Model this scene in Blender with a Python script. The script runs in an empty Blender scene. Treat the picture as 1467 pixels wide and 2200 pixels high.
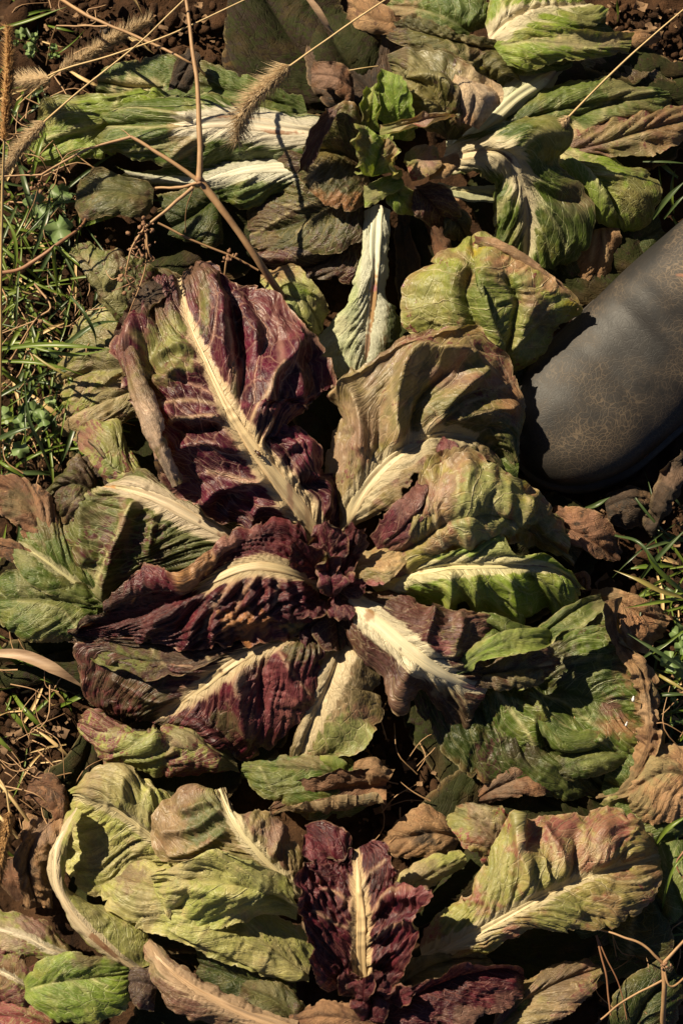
import bpy, bmesh, math, random
import numpy as np
from mathutils import Vector
random.seed(7)
SC = bpy.context.scene
COL = SC.collection
# ------------------------------------------------------------------ camera, world, sun, exposure
W_PX, H_PX = 1467.0, 2200.0
CAM = np.array([0.0, -0.32, 1.78])
TGT = np.array([0.0, 0.0, 0.02])
HALF_V = 0.44
DIST = float(np.linalg.norm(CAM - TGT))
cam_data = bpy.data.cameras.new('camera')
cam = bpy.data.objects.new('camera', cam_data); COL.objects.link(cam)
cam.location = CAM
cam.rotation_euler = (Vector(TGT) - Vector(CAM)).to_track_quat('-Z', 'Y').to_euler()
cam_data.sensor_fit = 'VERTICAL'
cam_data.angle = 2 * math.atan(HALF_V / DIST)
cam_data.clip_start = 0.05; cam_data.clip_end = 500
SC.camera = cam
SUN_AZ = (-0.80, 0.60); SUN_EL = math.radians(40)
s_dir = Vector((SUN_AZ[0] * math.cos(SUN_EL), SUN_AZ[1] * math.cos(SUN_EL), math.sin(SUN_EL)))
sun_d = bpy.data.lights.new('sun', 'SUN'); sun_d.energy = 5.0; sun_d.angle = math.radians(0.5); sun_d.color = (1.0, 0.85, 0.61)
sun = bpy.data.objects.new('sun', sun_d); COL.objects.link(sun)
sun.rotation_euler = (-s_dir).to_track_quat('-Z', 'Y').to_euler(); sun.location = (-2, 2, 3)
world = bpy.data.worlds.new('World'); SC.world = world; world.use_nodes = True
wn = world.node_tree; wn.nodes.clear()
sky = wn.nodes.new('ShaderNodeTexSky'); sky.sky_type = 'NISHITA'; sky.sun_disc = False
sky.sun_elevation = SUN_EL; sky.sun_rotation = math.atan2(SUN_AZ[0], SUN_AZ[1])
sky.dust_density = .4; sky.ozone_density = 1.0; sky.air_density = .25
bg = wn.nodes.new('ShaderNodeBackground'); bg.inputs['Strength'].default_value = 0.05
wo = wn.nodes.new('ShaderNodeOutputWorld')
wn.links.new(sky.outputs[0], bg.inputs[0]); wn.links.new(bg.outputs[0], wo.inputs[0])
SC.view_settings.view_transform = 'Standard'; SC.view_settings.look = 'None'
SC.view_settings.exposure = 0.86; SC.view_settings.gamma = 1.0
SC.view_settings.use_curve_mapping = False
SC.cycles.diffuse_bounces = 2; SC.cycles.max_bounces = 6
# ------------------------------------------------------------------ place on the ground <-> photograph
_f = (TGT - CAM) / DIST; _r = np.array([1.0, 0, 0]); _u = np.cross(_r, _f)
def at(px, py, z_mm):
    """point of the garden bed seen at photo position px, py, lying z_mm above the soil (metres out)"""
    px = np.asarray(px, float); py = np.asarray(py, float); z = np.asarray(z_mm, float) * 1e-3
    k = HALF_V / DIST / (H_PX / 2)
    dx = (px - W_PX / 2) * k; dy = (H_PX / 2 - py) * k
    d = _f + dx[..., None] * _r + dy[..., None] * _u
    t = (z - CAM[2]) / d[..., 2]
    return CAM + d * t[..., None]
MM = 0.4e-3            # about one photo pixel on the ground, metres
# ------------------------------------------------------------------ noise
_rng = np.random.RandomState(3)
_P = np.concatenate([_rng.permutation(512)] * 3)
_G = np.stack([np.cos(np.linspace(0, 2 * np.pi, 512, endpoint=False)), np.sin(np.linspace(0, 2 * np.pi, 512, endpoint=False))], 1)[_rng.permutation(512)]
def pn(x, y, seed=0):
    x = np.asarray(x, float) + seed * 17.31 + 1000; y = np.asarray(y, float) + seed * 9.73 + 1000
    xi = np.floor(x).astype(int); yi = np.floor(y).astype(int); xf = x - xi; yf = y - yi
    xi &= 511; yi &= 511
    def g(i, j):
        gr = _G[_P[_P[(xi + i) & 511] + ((yi + j) & 511)] & 511]
        return gr[..., 0] * (xf - i) + gr[..., 1] * (yf - j)
    u = xf ** 3 * (xf * (xf * 6 - 15) + 10); v = yf ** 3 * (yf * (yf * 6 - 15) + 10)
    a = g(0, 0) * (1 - u) + g(1, 0) * u; b = g(0, 1) * (1 - u) + g(1, 1) * u
    return (a * (1 - v) + b * v) * 1.5
def fbm(x, y, seed=0, o=3):
    s = 0; a = 1.0; f = 1.0
    for k in range(o):
        s = s + a * pn(x * f, y * f, seed + k * 5); a *= .5; f *= 2.03
    return s
def sst(a, b, x):
    t = np.clip((x - a) / (b - a), 0, 1); return t * t * (3 - 2 * t)
def mix(a, b, t):
    return a + (b - a) * t
# ------------------------------------------------------------------ curves
def spline(pts, n):
    """Catmull-Rom through pts (k,d), resampled to n points evenly along its length"""
    p = np.asarray(pts, float)
    if len(p) == 2:
        t = np.linspace(0, 1, n)[:, None]; return p[0] * (1 - t) + p[1] * t
    q = np.vstack([2 * p[0] - p[1], p, 2 * p[-1] - p[-2]])
    out = []
    for i in range(len(p) - 1):
        t = np.linspace(0, 1, 24, endpoint=False)[:, None]
        a, b, c, d = q[i], q[i + 1], q[i + 2], q[i + 3]
        out.append(0.5 * (2 * b + (c - a) * t + (2 * a - 5 * b + 4 * c - d) * t ** 2 + (3 * b - a - 3 * c + d) * t ** 3))
    out.append(p[-1:]); o = np.vstack(out)
    L = np.concatenate([[0], np.cumsum(np.linalg.norm(np.diff(o[:, :2], axis=0), axis=1))])
    s = np.linspace(0, L[-1], n)
    return np.stack([np.interp(s, L, o[:, k]) for k in range(o.shape[1])], 1)
def poly_dist(px, py, line):
    best = np.full(px.shape, 1e9); l = spline(line, max(2, 5 * (len(line) - 1) + 1))
    for (x0, y0), (x1, y1) in zip(l[:-1, :2], l[1:, :2]):
        dx, dy = x1 - x0, y1 - y0; q = dx * dx + dy * dy + 1e-9
        t = np.clip(((px - x0) * dx + (py - y0) * dy) / q, 0, 1)
        best = np.minimum(best, np.hypot(px - x0 - t * dx, py - y0 - t * dy))
    return best
# ------------------------------------------------------------------ objects
def link(name, mesh, mat, parent=None):
    o = bpy.data.objects.new(name, mesh); COL.objects.link(o)
    if mat is not None: mesh.materials.append(mat)
    if parent is not None: o.parent = parent
    return o
def tag(o, label=None, cat=None, group=None, kind=None):
    if label: o['label'] = label
    if cat: o['category'] = cat
    if group: o['group'] = group
    if kind: o['kind'] = kind
    return o
def thing(name, label, cat, group=None):
    o = bpy.data.objects.new(name, None); COL.objects.link(o); o.empty_display_size = .02
    return tag(o, label, cat, group)
def mesh_from(name, V, F, smooth=True):
    V = np.asarray(V, np.float32).reshape(-1, 3); F = np.asarray(F, np.int32)
    m = bpy.data.meshes.new(name); k = F.shape[1]
    m.vertices.add(len(V)); m.vertices.foreach_set('co', V.ravel())
    m.loops.add(F.size); m.loops.foreach_set('vertex_index', F.ravel())
    m.polygons.add(len(F)); m.polygons.foreach_set('loop_start', np.arange(0, F.size, k, dtype=np.int32))
    m.polygons.foreach_set('loop_total', np.full(len(F), k, np.int32))
    m.polygons.foreach_set('use_smooth', np.full(len(F), smooth))
    m.update(calc_edges=True); return m
def grid_faces(nv, nu, off=0):
    i = np.arange(nv - 1)[:, None] * nu + np.arange(nu - 1)[None, :]
    return np.stack([i, i + 1, i + nu + 1, i + nu], -1).reshape(-1, 4) + off
def add_attr(m, name, C):
    a = m.attributes.new(name, 'FLOAT_COLOR', 'POINT'); a.data.foreach_set('color', np.asarray(C, np.float32).ravel())
def add_uv(m, UV, name='UVMap'):
    l = m.uv_layers.new(name=name); vi = np.empty(len(m.loops), np.int32); m.loops.foreach_get('vertex_index', vi)
    l.data.foreach_set('uv', np.asarray(UV, np.float32)[vi].ravel())
# ------------------------------------------------------------------ materials
def nt(name):
    m = bpy.data.materials.new(name); m.use_nodes = True; t = m.node_tree; t.nodes.clear()
    return m, t, (lambda k, **kw: _nn(t, k, **kw)), t.links.new
def _nn(t, k, **kw):
    n = t.nodes.new('ShaderNode' + k)
    for a, b in kw.items():
        if a.startswith('i_'): n.inputs[a[2:].replace('_', ' ')].default_value = b
        else: setattr(n, a, b)
    return n
def ramp(N, a, b, ca=(0, 0, 0, 1), cb=(1, 1, 1, 1)):
    r = N('ValToRGB'); e = r.color_ramp.elements; e[0].position = a; e[1].position = b; e[0].color = ca; e[1].color = cb; return r
def mixc(N, K, f, a, b, blend='MIX'):
    m = N('Mix', data_type='RGBA', blend_type=blend)
    for s, v in ((0, f), (6, a), (7, b)):
        if hasattr(v, 'links') or hasattr(v, 'is_linked'): K(v, m.inputs[s])
        elif s == 0: m.inputs[0].default_value = v
        else: m.inputs[s].default_value = v
    return m.outputs[2]
def leaf_material(name, rough, transl, bump, stretch=(1, 1, 1), fine=1.0, spec=.5, venation=1.0, streak=False):
    m, t, N, K = nt(name)
    def MA(op, a, b=None, c=None, clamp=False):
        n = N('Math', operation=op); n.use_clamp = clamp
        for i, v in enumerate((a, b, c)):
            if v is None: continue
            if hasattr(v, 'is_linked'): K(v, n.inputs[i])
            else: n.inputs[i].default_value = v
        return n.outputs[0]
    def MR(x, a0, a1, b0, b1):
        n = N('MapRange'); n.interpolation_type = 'SMOOTHSTEP'; K(x, n.inputs[0])
        for i, v in enumerate((a0, a1, b0, b1)):
            if hasattr(v, 'is_linked'): K(v, n.inputs[i + 1])
            else: n.inputs[i + 1].default_value = v
        return n.outputs[0]
    uv = N('UVMap', uv_map='UVMap'); mp = N('Mapping'); mp.inputs['Scale'].default_value = stretch; K(uv.outputs[0], mp.inputs[0])
    col = N('Attribute', attribute_name='col'); mot = N('Attribute', attribute_name='mot')
    def noise(scale, det, rough_=.6, src=None):
        n = N('TexNoise', i_Scale=scale, i_Detail=det, i_Roughness=rough_); K(src or mp.outputs[0], n.inputs['Vector']); return n
    n1 = noise(19.0, 7.0, .70)
    tr = MR(MA('SUBTRACT', mot.outputs['Alpha'], n1.outputs[0]), -.035, .04, 0.0, .92)
    c = mixc(N, K, tr, col.outputs[0], mot.outputs[0])
    n2 = noise(60.0, 5.0, .65); r2 = ramp(N, .28, .74, (.62, .62, .62, 1), (1.36, 1.32, 1.22, 1)); K(n2.outputs[0], r2.inputs[0])
    c = mixc(N, K, .65 * fine, c, r2.outputs[0], 'MULTIPLY')
    n5 = noise(7.0, 3.0); r5 = ramp(N, .3, .7, (.76, .80, .80, 1), (1.22, 1.18, 1.10, 1)); K(n5.outputs[0], r5.inputs[0])
    c = mixc(N, K, .8, c, r5.outputs[0], 'MULTIPLY')
    hgt = MA('MULTIPLY', noise(24.0, 4.0, .5).outputs[0], .45); hgt = MA('MULTIPLY_ADD', n2.outputs[0], .16, hgt)
    if venation:
        vu = N('UVMap', uv_map='VeinUV'); ven = N('Attribute', attribute_name='vein')
        wv = noise(11.0, 2.0); va = N('VectorMath', operation='MULTIPLY_ADD'); K(wv.outputs['Color'], va.inputs[0]); va.inputs[1].default_value = (.22, .05, 0); K(vu.outputs[0], va.inputs[2])
        sx = N('SeparateXYZ'); K(va.outputs[0], sx.inputs[0]); ph = sx.outputs[0]; au = MA('ABSOLUTE', sx.outputs[1])
        d1 = MA('ABSOLUTE', MA('SUBTRACT', MA('FRACT', MA('ADD', ph, .39)), .5))
        w1 = MA('MULTIPLY_ADD', au, -.034, .050)
        l1 = MR(d1, 0.0, w1, 1.0, 0.0)
        mv = N('Mapping'); mv.inputs['Scale'].default_value = (1.7, 6.5, 1); K(va.outputs[0], mv.inputs[0])
        vo = N('TexVoronoi', feature='DISTANCE_TO_EDGE', i_Scale=1.0); K(mv.outputs[0], vo.inputs['Vector']); l2 = MR(vo.outputs[0], 0.0, .07, 1.0, 0.0)
        mv2 = N('Mapping'); mv2.inputs['Scale'].default_value = (6, 21, 1); K(va.outputs[0], mv2.inputs[0])
        vo2 = N('TexVoronoi', feature='DISTANCE_TO_EDGE', i_Scale=1.0); K(mv2.outputs[0], vo2.inputs['Vector']); l3 = MR(vo2.outputs[0], 0.0, .12, 1.0, 0.0)
        fr = N('Attribute', attribute_name='fringe')
        ms = N('Mapping'); ms.inputs['Scale'].default_value = (7.5, 2.2, 1); K(vu.outputs[0], ms.inputs[0])
        sn = N('TexNoise', i_Scale=1.0, i_Detail=5.0, i_Roughness=.62); K(ms.outputs[0], sn.inputs['Vector'])
        hgt = MA('MULTIPLY_ADD', MA('MULTIPLY', sn.outputs[0], MR(au, .05, 1.0, 1.0, .35)), .8, hgt)
        pr = ramp(N, .30, .70, (.66, .64, .66, 1), (1.30, 1.28, 1.22, 1)); K(sn.outputs[0], pr.inputs[0]); c = mixc(N, K, .42, c, pr.outputs[0], 'MULTIPLY')
        near = MA('MULTIPLY', MR(d1, 0.0, .20, .30, 0.0), 1.0)
        fx = MA('ADD', fr.outputs['Alpha'], MA('MULTIPLY', near, MR(fr.outputs['Alpha'], .02, .35, 0.0, 1.0)))
        fm = MA('MULTIPLY', MR(MA('SUBTRACT', fx, sn.outputs[0]), -.10, .16, 0.0, 1.0), .93)
        c = mixc(N, K, fm, c, fr.outputs['Color'])
        vm = MA('MAXIMUM', MA('MULTIPLY', l1, .95), MA('MAXIMUM', MA('MULTIPLY', l2, .42), MA('MULTIPLY', l3, .15)))
        vm = MA('MULTIPLY', MA('MULTIPLY', vm, ven.outputs['Alpha']), MR(n5.outputs[0], .25, .55, .45, 1.0))
        c = mixc(N, K, vm, c, ven.outputs[0])
        hgt = MA('MULTIPLY_ADD', l1, .45, hgt); hgt = MA('MULTIPLY_ADD', l2, -.22, hgt); hgt = MA('MULTIPLY_ADD', vo2.outputs[0], .35, hgt)
    # brown freckles
    n3 = noise(75.0, 2.0); c = mixc(N, K, MR(n3.outputs[0], .69, .76, 0.0, .65), c, (.09, .045, .022, 1))
    # splashed soil and small holes
    dirt = MA('MULTIPLY', MR(noise(120.0, 3.0).outputs[0], .58, .66, 0.0, .8), MR(noise(4.5, 3.0).outputs[0], .50, .64, 0.0, 1.0)); c = mixc(N, K, dirt, c, (.075, .038, .019, 1))
    vh = N('TexVoronoi', i_Scale=5.5); K(uv.outputs[0], vh.inputs['Vector']); hole = MA('MULTIPLY', MR(MA('ADD', vh.outputs['Distance'], MA('MULTIPLY', n2.outputs[0], .10)), .085, .095, 1.0, 0.0), MA('GREATER_THAN', noise(2.3, 1.0, .5, uv.outputs[0]).outputs[0], .56))
    geo = N('NewGeometry')
    c = mixc(N, K, geo.outputs['Backfacing'], c, mixc(N, K, .30, c, (.24, .235, .12, 1)))
    p = N('BsdfPrincipled'); K(c, p.inputs['Base Color']); p.inputs['Specular IOR Level'].default_value = spec
    K(MR(n1.outputs[0], .3, .7, rough - .10, rough + .16), p.inputs['Roughness'])
    bp = N('Bump'); bp.inputs['Strength'].default_value = bump; bp.inputs['Distance'].default_value = .0024; K(hgt, bp.inputs['Height']); K(bp.outputs[0], p.inputs['Normal'])
    tl = N('BsdfTranslucent'); tc = mixc(N, K, 1.0, c, (1.25, 1.2, .6, 1), 'MULTIPLY'); K(tc, tl.inputs[0]); K(bp.outputs[0], tl.inputs['Normal'])
    mx = N('MixShader'); mx.inputs[0].default_value = transl; K(p.outputs[0], mx.inputs[1]); K(tl.outputs[0], mx.inputs[2])
    o = N('OutputMaterial')
    if venation:
        tp = N('BsdfTransparent'); mh = N('MixShader'); K(hole, mh.inputs[0]); K(mx.outputs[0], mh.inputs[1]); K(tp.outputs[0], mh.inputs[2]); K(mh.outputs[0], o.inputs[0])
    else: K(mx.outputs[0], o.inputs[0])
    return m
M_GREEN = leaf_material('green_leaf', .40, .25, .62, spec=.40)
M_PURPLE = leaf_material('purple_leaf', .37, .20, .75, spec=.42)
M_UNDER = leaf_material('gap_shade_leaf', .72, .12, .6, spec=.15)  # lowest leaves, their colour darkened to paint the shade between the heads
M_DRY = leaf_material('dry_leaf', .75, .12, .8)
M_RIB = leaf_material('fleshy_midrib', .40, .08, .35, stretch=(13.0, .22, 1), fine=.55, venation=0)
def simple(name, c1, c2, scale=40., rough=.7, bump=.4, dist=.001, stretch=(1, 1, 1), transl=0.0):
    m, t, N, K = nt(name)
    tc = N('TexCoord'); mp = N('Mapping'); mp.inputs['Scale'].default_value = stretch; K(tc.outputs['Object'], mp.inputs[0])
    n = N('TexNoise', i_Scale=scale, i_Detail=6.0, i_Roughness=.65); K(mp.outputs[0], n.inputs['Vector'])
    r = ramp(N, .3, .7, (*c1, 1), (*c2, 1)); K(n.outputs[0], r.inputs[0])
    p = N('BsdfPrincipled'); K(r.outputs[0], p.inputs['Base Color']); p.inputs['Roughness'].default_value = rough
    b = N('Bump'); b.inputs['Strength'].default_value = bump; b.inputs['Distance'].default_value = dist; K(n.outputs[0], b.inputs['Height']); K(b.outputs[0], p.inputs['Normal'])
    o = N('OutputMaterial')
    if transl:
        tl = N('BsdfTranslucent'); K(r.outputs[0], tl.inputs[0]); mx = N('MixShader'); mx.inputs[0].default_value = transl
        K(p.outputs[0], mx.inputs[1]); K(tl.outputs[0], mx.inputs[2]); K(mx.outputs[0], o.inputs[0])
    else: K(p.outputs[0], o.inputs[0])
    return m
# ------------------------------------------------------------------ leaf palettes: three tones, mottle tone, mottle amount, rib tone, vein tone, material
A = np.array
RIBC = A([.63, .55, .41]); RIBG = A([.50, .52, .33])
PAL = dict(
    purple=(A([.078, .0058, .022]), A([.034, .0036, .0125]), A([.135, .016, .042]), A([.115, .045, .034]), .31, RIBC, A([.42, .24, .18]), M_PURPLE),
    deep=(A([.062, .0048, .0145]), A([.028, .0033, .0085]), A([.10, .010, .022]), A([.12, .065, .022]), .28, RIBC, A([.30, .12, .10]), M_PURPLE),
    dull=(A([.065, .016, .020]), A([.036, .012, .012]), A([.10, .045, .030]), A([.11, .085, .026]), .41, RIBC, A([.38, .29, .17]), M_PURPLE),
    pgreen=(A([.10, .115, .022]), A([.055, .070, .012]), A([.10, .034, .032]), A([.085, .022, .028]), .47, RIBC, A([.38, .36, .18]), M_GREEN),
    mottled=(A([.29, .29, .075]), A([.21, .24, .05]), A([.27, .17, .10]), A([.15, .03, .045]), .50, RIBC, A([.46, .40, .22]), M_GREEN),
    pink=(A([.27, .26, .065]), A([.28, .15, .09]), A([.25, .08, .07]), A([.24, .045, .06]), .47, RIBC, A([.48, .40, .24]), M_GREEN),
    pale=(A([.42, .40, .14]), A([.33, .35, .095]), A([.43, .34, .19]), A([.31, .20, .11]), .35, RIBC, A([.52, .48, .25]), M_GREEN),
    lime=(A([.21, .29, .035]), A([.15, .23, .025]), A([.31, .32, .08]), A([.28, .21, .10]), .31, RIBG, A([.46, .47, .22]), M_GREEN),
    green=(A([.088, .132, .017]), A([.050, .086, .011]), A([.15, .155, .036]), A([.08, .055, .025]), .36, RIBG, A([.36, .38, .18]), M_GREEN),
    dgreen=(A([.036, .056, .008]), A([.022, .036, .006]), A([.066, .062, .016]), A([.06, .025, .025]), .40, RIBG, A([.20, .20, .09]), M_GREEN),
    olive=(A([.075, .074, .018]), A([.042, .046, .012]), A([.115, .072, .038]), A([.075, .042, .032]), .42, RIBC, A([.30, .25, .13]), M_GREEN),
    tanp=(A([.27, .19, .105]), A([.20, .17, .055]), A([.24, .115, .09]), A([.16, .05, .055]), .44, RIBC, A([.46, .35, .22]), M_GREEN),
    white=(A([.52, .56, .36]), A([.42, .49, .25]), A([.54, .53, .36]), A([.30, .34, .13]), .30, RIBG, A([.60, .61, .42]), M_GREEN),
    tan=(A([.30, .175, .085]), A([.22, .115, .055]), A([.38, .24, .13]), A([.12, .055, .03]), .40, RIBC, A([.42, .27, .14]), M_DRY),
    brown=(A([.165, .072, .036]), A([.085, .038, .020]), A([.28, .145, .075]), A([.055, .028, .016]), .44, RIBC, A([.30, .17, .09]), M_DRY),
    under=(A([.024, .030, .007]), A([.018, .020, .006]), A([.040, .026, .012]), A([.02, .012, .008]), .42, RIBG * .4, A([.055, .05, .022]), M_UNDER),  # near-black tones: shade of the gaps put into the leaf colour
    dark=(A([.05, .030, .019]), A([.03, .020, .013]), A([.085, .048, .027]), A([.02, .015, .011]), .42, RIBC, A([.13, .08, .045]), M_DRY),
)
BROWN = A([.25, .125, .06]); DKB = A([.085, .04, .022]); PALE = A([.42, .31, .22]); GREENC = A([.20, .23, .06]); PURPC = A([.10, .018, .032]); YEL = A([.36, .29, .03]); CREAM = A([.60, .50, .30]); PINK = A([.30, .10, .10])
_leaf_seed = [0]
N_V = [0]
def leaf(par, pal, rib, L, R, e=None, bulge=(7, 7), curl=(None, None), N=8, sweep=.32, quilt=1.6, blis=.6, big=5.5, ruf=2.0, crum=1.3,
         ribw=None, fringe=22, ridges=(), spots=(), veins=(), sp=1.35, edge=.25, mot=None, name='leaf', label=None, ribcol=None, ribh=1.0, ribspots=(), fend=1.2, ven=1.0, pleat=2.1, ribstreak=.4):
    _leaf_seed[0] += 1; sd = _leaf_seed[0]
    if e is None: e = (pn(sd * 1.37, 3.3, 2) * 16 - 2, pn(sd * 1.91, 7.3, 3) * 16 - 2)
    P = PAL[pal] if isinstance(pal, str) else pal
    rib = [(p[0], p[1], p[2] if len(p) > 2 else 30) for p in rib]
    Lr = spline(rib, 200); leng = np.sum(np.linalg.norm(np.diff(Lr, axis=0) * A([.4, .4, 1]), axis=1))
    nv = int(max(14, min(170, leng / sp)))
    def edge_line(E, dz):
        full = [(p[0], p[1], p[2] if len(p) > 2 else np.nan) for p in E]
        zs = A([p[2] for p in full]); S = spline([(p[0], p[1]) for p in full], nv)
        v = np.linspace(0, 1, nv); rz = spline(rib, nv)[:, 2]
        z = rz + dz * sst(0, .3, v)
        ok = ~np.isnan(zs)
        if ok.any():
            # heights given at points: blend by nearest along length
            pts = A([(p[0], p[1]) for p in full]); cl = np.concatenate([[0], np.cumsum(np.linalg.norm(np.diff(pts, axis=0), axis=1))]); cl /= cl[-1]
            dflt = np.interp(cl, v, z); zz = np.where(ok, np.nan_to_num(zs), dflt); z = np.interp(v, cl, zz)
        return np.column_stack([S, z])
    Rb = spline(rib, nv); EL = edge_line(L, e[0]); ER = edge_line(R, e[1])
    wl = np.linalg.norm(EL[:, :2] - Rb[:, :2], axis=1) * .4; wr = np.linalg.norm(ER[:, :2] - Rb[:, :2], axis=1) * .4
    nl = int(max(5, min(120, np.percentile(wl, 85) / sp))); nr = int(max(5, min(120, np.percentile(wr, 85) / sp)))
    u = np.concatenate([-np.linspace(1, 0, nl + 1), np.linspace(0, 1, nr + 1)[1:]]); nu = len(u)
    v = np.linspace(0, 1, nv)
    U, Vv = np.meshgrid(u, v); au = np.abs(U); left = U < 0
    E = np.where(left[..., None], EL[:, None, :], ER[:, None, :])
    px = Rb[:, None, :] * (1 - au[..., None]) + E * au[..., None]
    bl = np.where(left, bulge[0], bulge[1]) * np.clip(np.where(left, wl[:, None], wr[:, None]) / 30, .05, 1); px[..., 2] += bl * 4 * au * (1 - au) * sst(0, .12, Vv)
    wid = np.where(left, wl[:, None], wr[:, None])
    a = U * wid; b = Vv * leng
    seedx = sd * 3.7
    # ragged margin
    rag = pn(b / 14, U * 0 + seedx, 3) * 2.2 + pn(b / 4.5, U * 0 + seedx, 4) * 1.2 + pn(b / 1.9, U * 0 + seedx, 4) * .6 - 5.0 * sst(.36, .62, pn(b / 9, np.sign(U) * 3 + seedx, 6))
    pz = px[..., 2].copy()
    X = at(px[..., 0], px[..., 1], pz)
    du_edge = X - X[:, nl:nl + 1, :]; ln = np.linalg.norm(du_edge, axis=-1, keepdims=True) + 1e-6
    X = X + du_edge / ln * (rag * 1e-3 * np.clip(wid / 30, .2, 1) * sst(.78, 1, au))[..., None]
    # rolled margins
    tv = np.gradient(X[:, nl, :], axis=0)
    for s, c in ((-1, curl[0]), (1, curl[1])):
        if not c: continue
        cs = c if isinstance(c, list) else [c]
        for (deg, uc, v0, v1) in cs:
            win = sst(v0 - .08, v0 + .08, v) * (1 - sst(v1 - .08, v1 + .08, v)) * (1 + .35 * pn(v * 7, v * 0 + seedx, 8))
            th = np.radians(deg) * win
            idx = np.where((u * s) > uc)[0]; idx = idx if s > 0 else idx[::-1]
            ic = idx[0] - s if (0 <= idx[0] - s < nu) else idx[0]
            base = X[:, ic, :]; end = X[:, idx[-1], :]; ev = end - base; l = np.linalg.norm(ev, axis=1) * 1.15; eh = ev / (np.linalg.norm(ev, axis=1)[:, None] + 1e-9)
            n = np.cross(eh, tv) ; n /= np.linalg.norm(n, axis=1)[:, None] + 1e-9; n *= np.sign(n[:, 2:3] + 1e-9)
            for j in idx:
                t = (abs(u[j]) - uc) / (1 - uc); ang = th * t; small = np.abs(th) < 1e-3
                R_ = l / np.where(small, 1e-3, th)
                X[:, j, :] = np.where(small[:, None], base + ev * t, base + (R_ * np.sin(ang))[:, None] * eh + (R_ * (1 - np.cos(ang)))[:, None] * n)
    dU = np.gradient(X, axis=1); dV = np.gradient(X, axis=0); nrm = np.cross(dU, dV); nrm /= np.linalg.norm(nrm, axis=-1, keepdims=True) + 1e-12
    flip = nrm[..., 2].mean() < 0
    if flip: nrm = -nrm
    # relief
    side = np.where(left, 0, 31.7)
    wob = .55 * pn(a / 45 + side, b / 45, sd)
    phi = N * (Vv - sweep * au * (1 + .25 * au)) + wob + np.where(left, 0, .45)
    q = np.abs(np.sin(np.pi * phi)); rmp = sst(.03, .30, au) * sst(0, .10, Vv)
    band = np.floor(phi); amp = np.clip(.45 + .9 * (pn(a / 30 + side, b / 30, sd + 50) + .35) + .5 * np.sin(band * 12.9898 + sd * 3.1), .1, 1.7)
    qt = np.where(left, quilt[0], quilt[1]) if isinstance(quilt, tuple) else quilt
    h = .75 * qt * (q ** .65 - .45) * rmp * amp * (1 - .25 * au)
    mat_dry = pal in ('tan', 'brown', 'dark', 'purple', 'deep')
    wa = a + 5 * pn(a / 18, b / 18, sd + 9); wb = b + 5 * pn(a / 18, b / 18, sd + 10)
    calm = sst(-.45, .45, pn((a + side) / 48, b / 48, sd + 33)); h += blis * (.35 + .9 * calm) * (1 - 2.2 * np.abs(pn((wa + side) / 10, wb / 13, sd + 20))) * rmp
    h += (.6 if mat_dry else .5) * crum * (.3 + 1.0 * calm) * (np.abs(pn((wa + side) / 26, wb / 26, sd + 30)) * 2 + np.abs(pn((wa + side) / 12, wb / 12, sd + 31)) + .45 * np.abs(pn((wa + side) / 6, wb / 6, sd + 32)) - .9) * rmp
    h += big * pn((a + side) / 58, b / 58, sd + 40) * au ** .7
    h += .7 * ruf * (1.7 * pn(b / 19 + side, au * .8 + seedx, sd + 35) + .9 * pn(b / 9 + side, au + seedx, sd + 36)) * au ** 3 * sst(.05, .25, Vv)
    rfade = sst(.02, .22, au) if ribw is not None else 1.0
    plt = (1 - 2.0 * np.abs(pn(phi * 1.9 + side, au * 1.6 + seedx, sd + 37))) * 1.0 + .6 * (1 - 2.4 * np.abs(pn(phi * 4.2 + side, au * 2.4 + seedx, sd + 38)) ** .8)
    h += pleat * plt * sst(.02, .2, au) * (1 - .55 * au) * sst(0, .08, Vv) * np.clip(wid / 40, .35, 1)
    for line, hh, w in ridges:
        d = poly_dist(px[..., 0], px[..., 1], line); h += hh * np.exp(-(d / w) ** 1.45) * rfade
    for line in veins:
        d = poly_dist(px[..., 0], px[..., 1], line); h += .9 * np.exp(-(d / 5) ** 2)
    X = X + nrm * (h * 1e-3)[..., None]
    sh = np.stack([pn(a / 22 + side, b / 22, sd + 60), pn(a / 22 + side, b / 22, sd + 61)], -1) * 2.5e-3 * (au ** .6)[..., None]
    X[..., :2] += sh
    X[..., 2] = np.maximum(X[..., 2], .002 + .002 * au)
    # colour
    c1, c2, c3, mc, mamt, rc, vc, mat = P
    if ribcol is not None: rc = A(ribcol)
    n1 = .5 + .75 * fbm((a + side) / 34, b / 34, sd + 70, 3); n2 = fbm((a + side) / 24, b / 24, sd + 75, 3)
    C = mix(c1, c2, np.clip(n1, 0, 1)[..., None]); C = mix(C, c3, (.75 * sst(.08, .55, n2))[..., None])
    vein = np.exp(-(q / (.12 + .10 * (1 - au))) ** 2) * sst(.02, .12, au) * (1 - .65 * au) * .35
    C = mix(C, vc, vein[..., None])
    M = np.zeros(au.shape); FR = np.zeros(au.shape); FC = np.broadcast_to(vc, C.shape)
    if ribw is not None:
        fw = np.interp(v, [0, .5, .85, 1], [fringe * .42, fringe * .62, fringe * .5, fringe * .25])[:, None] * .4
        d = np.maximum(np.abs(a) - np.interp(v, np.linspace(0, 1, len(ribw)), ribw)[:, None] * .5 * .4, 0)
        st = pn(phi * 2.2, side + seedx, 5) * .9
        FR = np.clip(.98 * np.exp(-(d / (fw * np.clip(1 + st, .35, 1.9))) ** 1.15), 0, 1) * (1 - sst(fend - .12, fend + .05, Vv))
        FC = mix(rc, mix(rc, vc, .8), np.clip(d / (fw * 1.6), 0, 1)[..., None]); M = FR * .8
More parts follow.
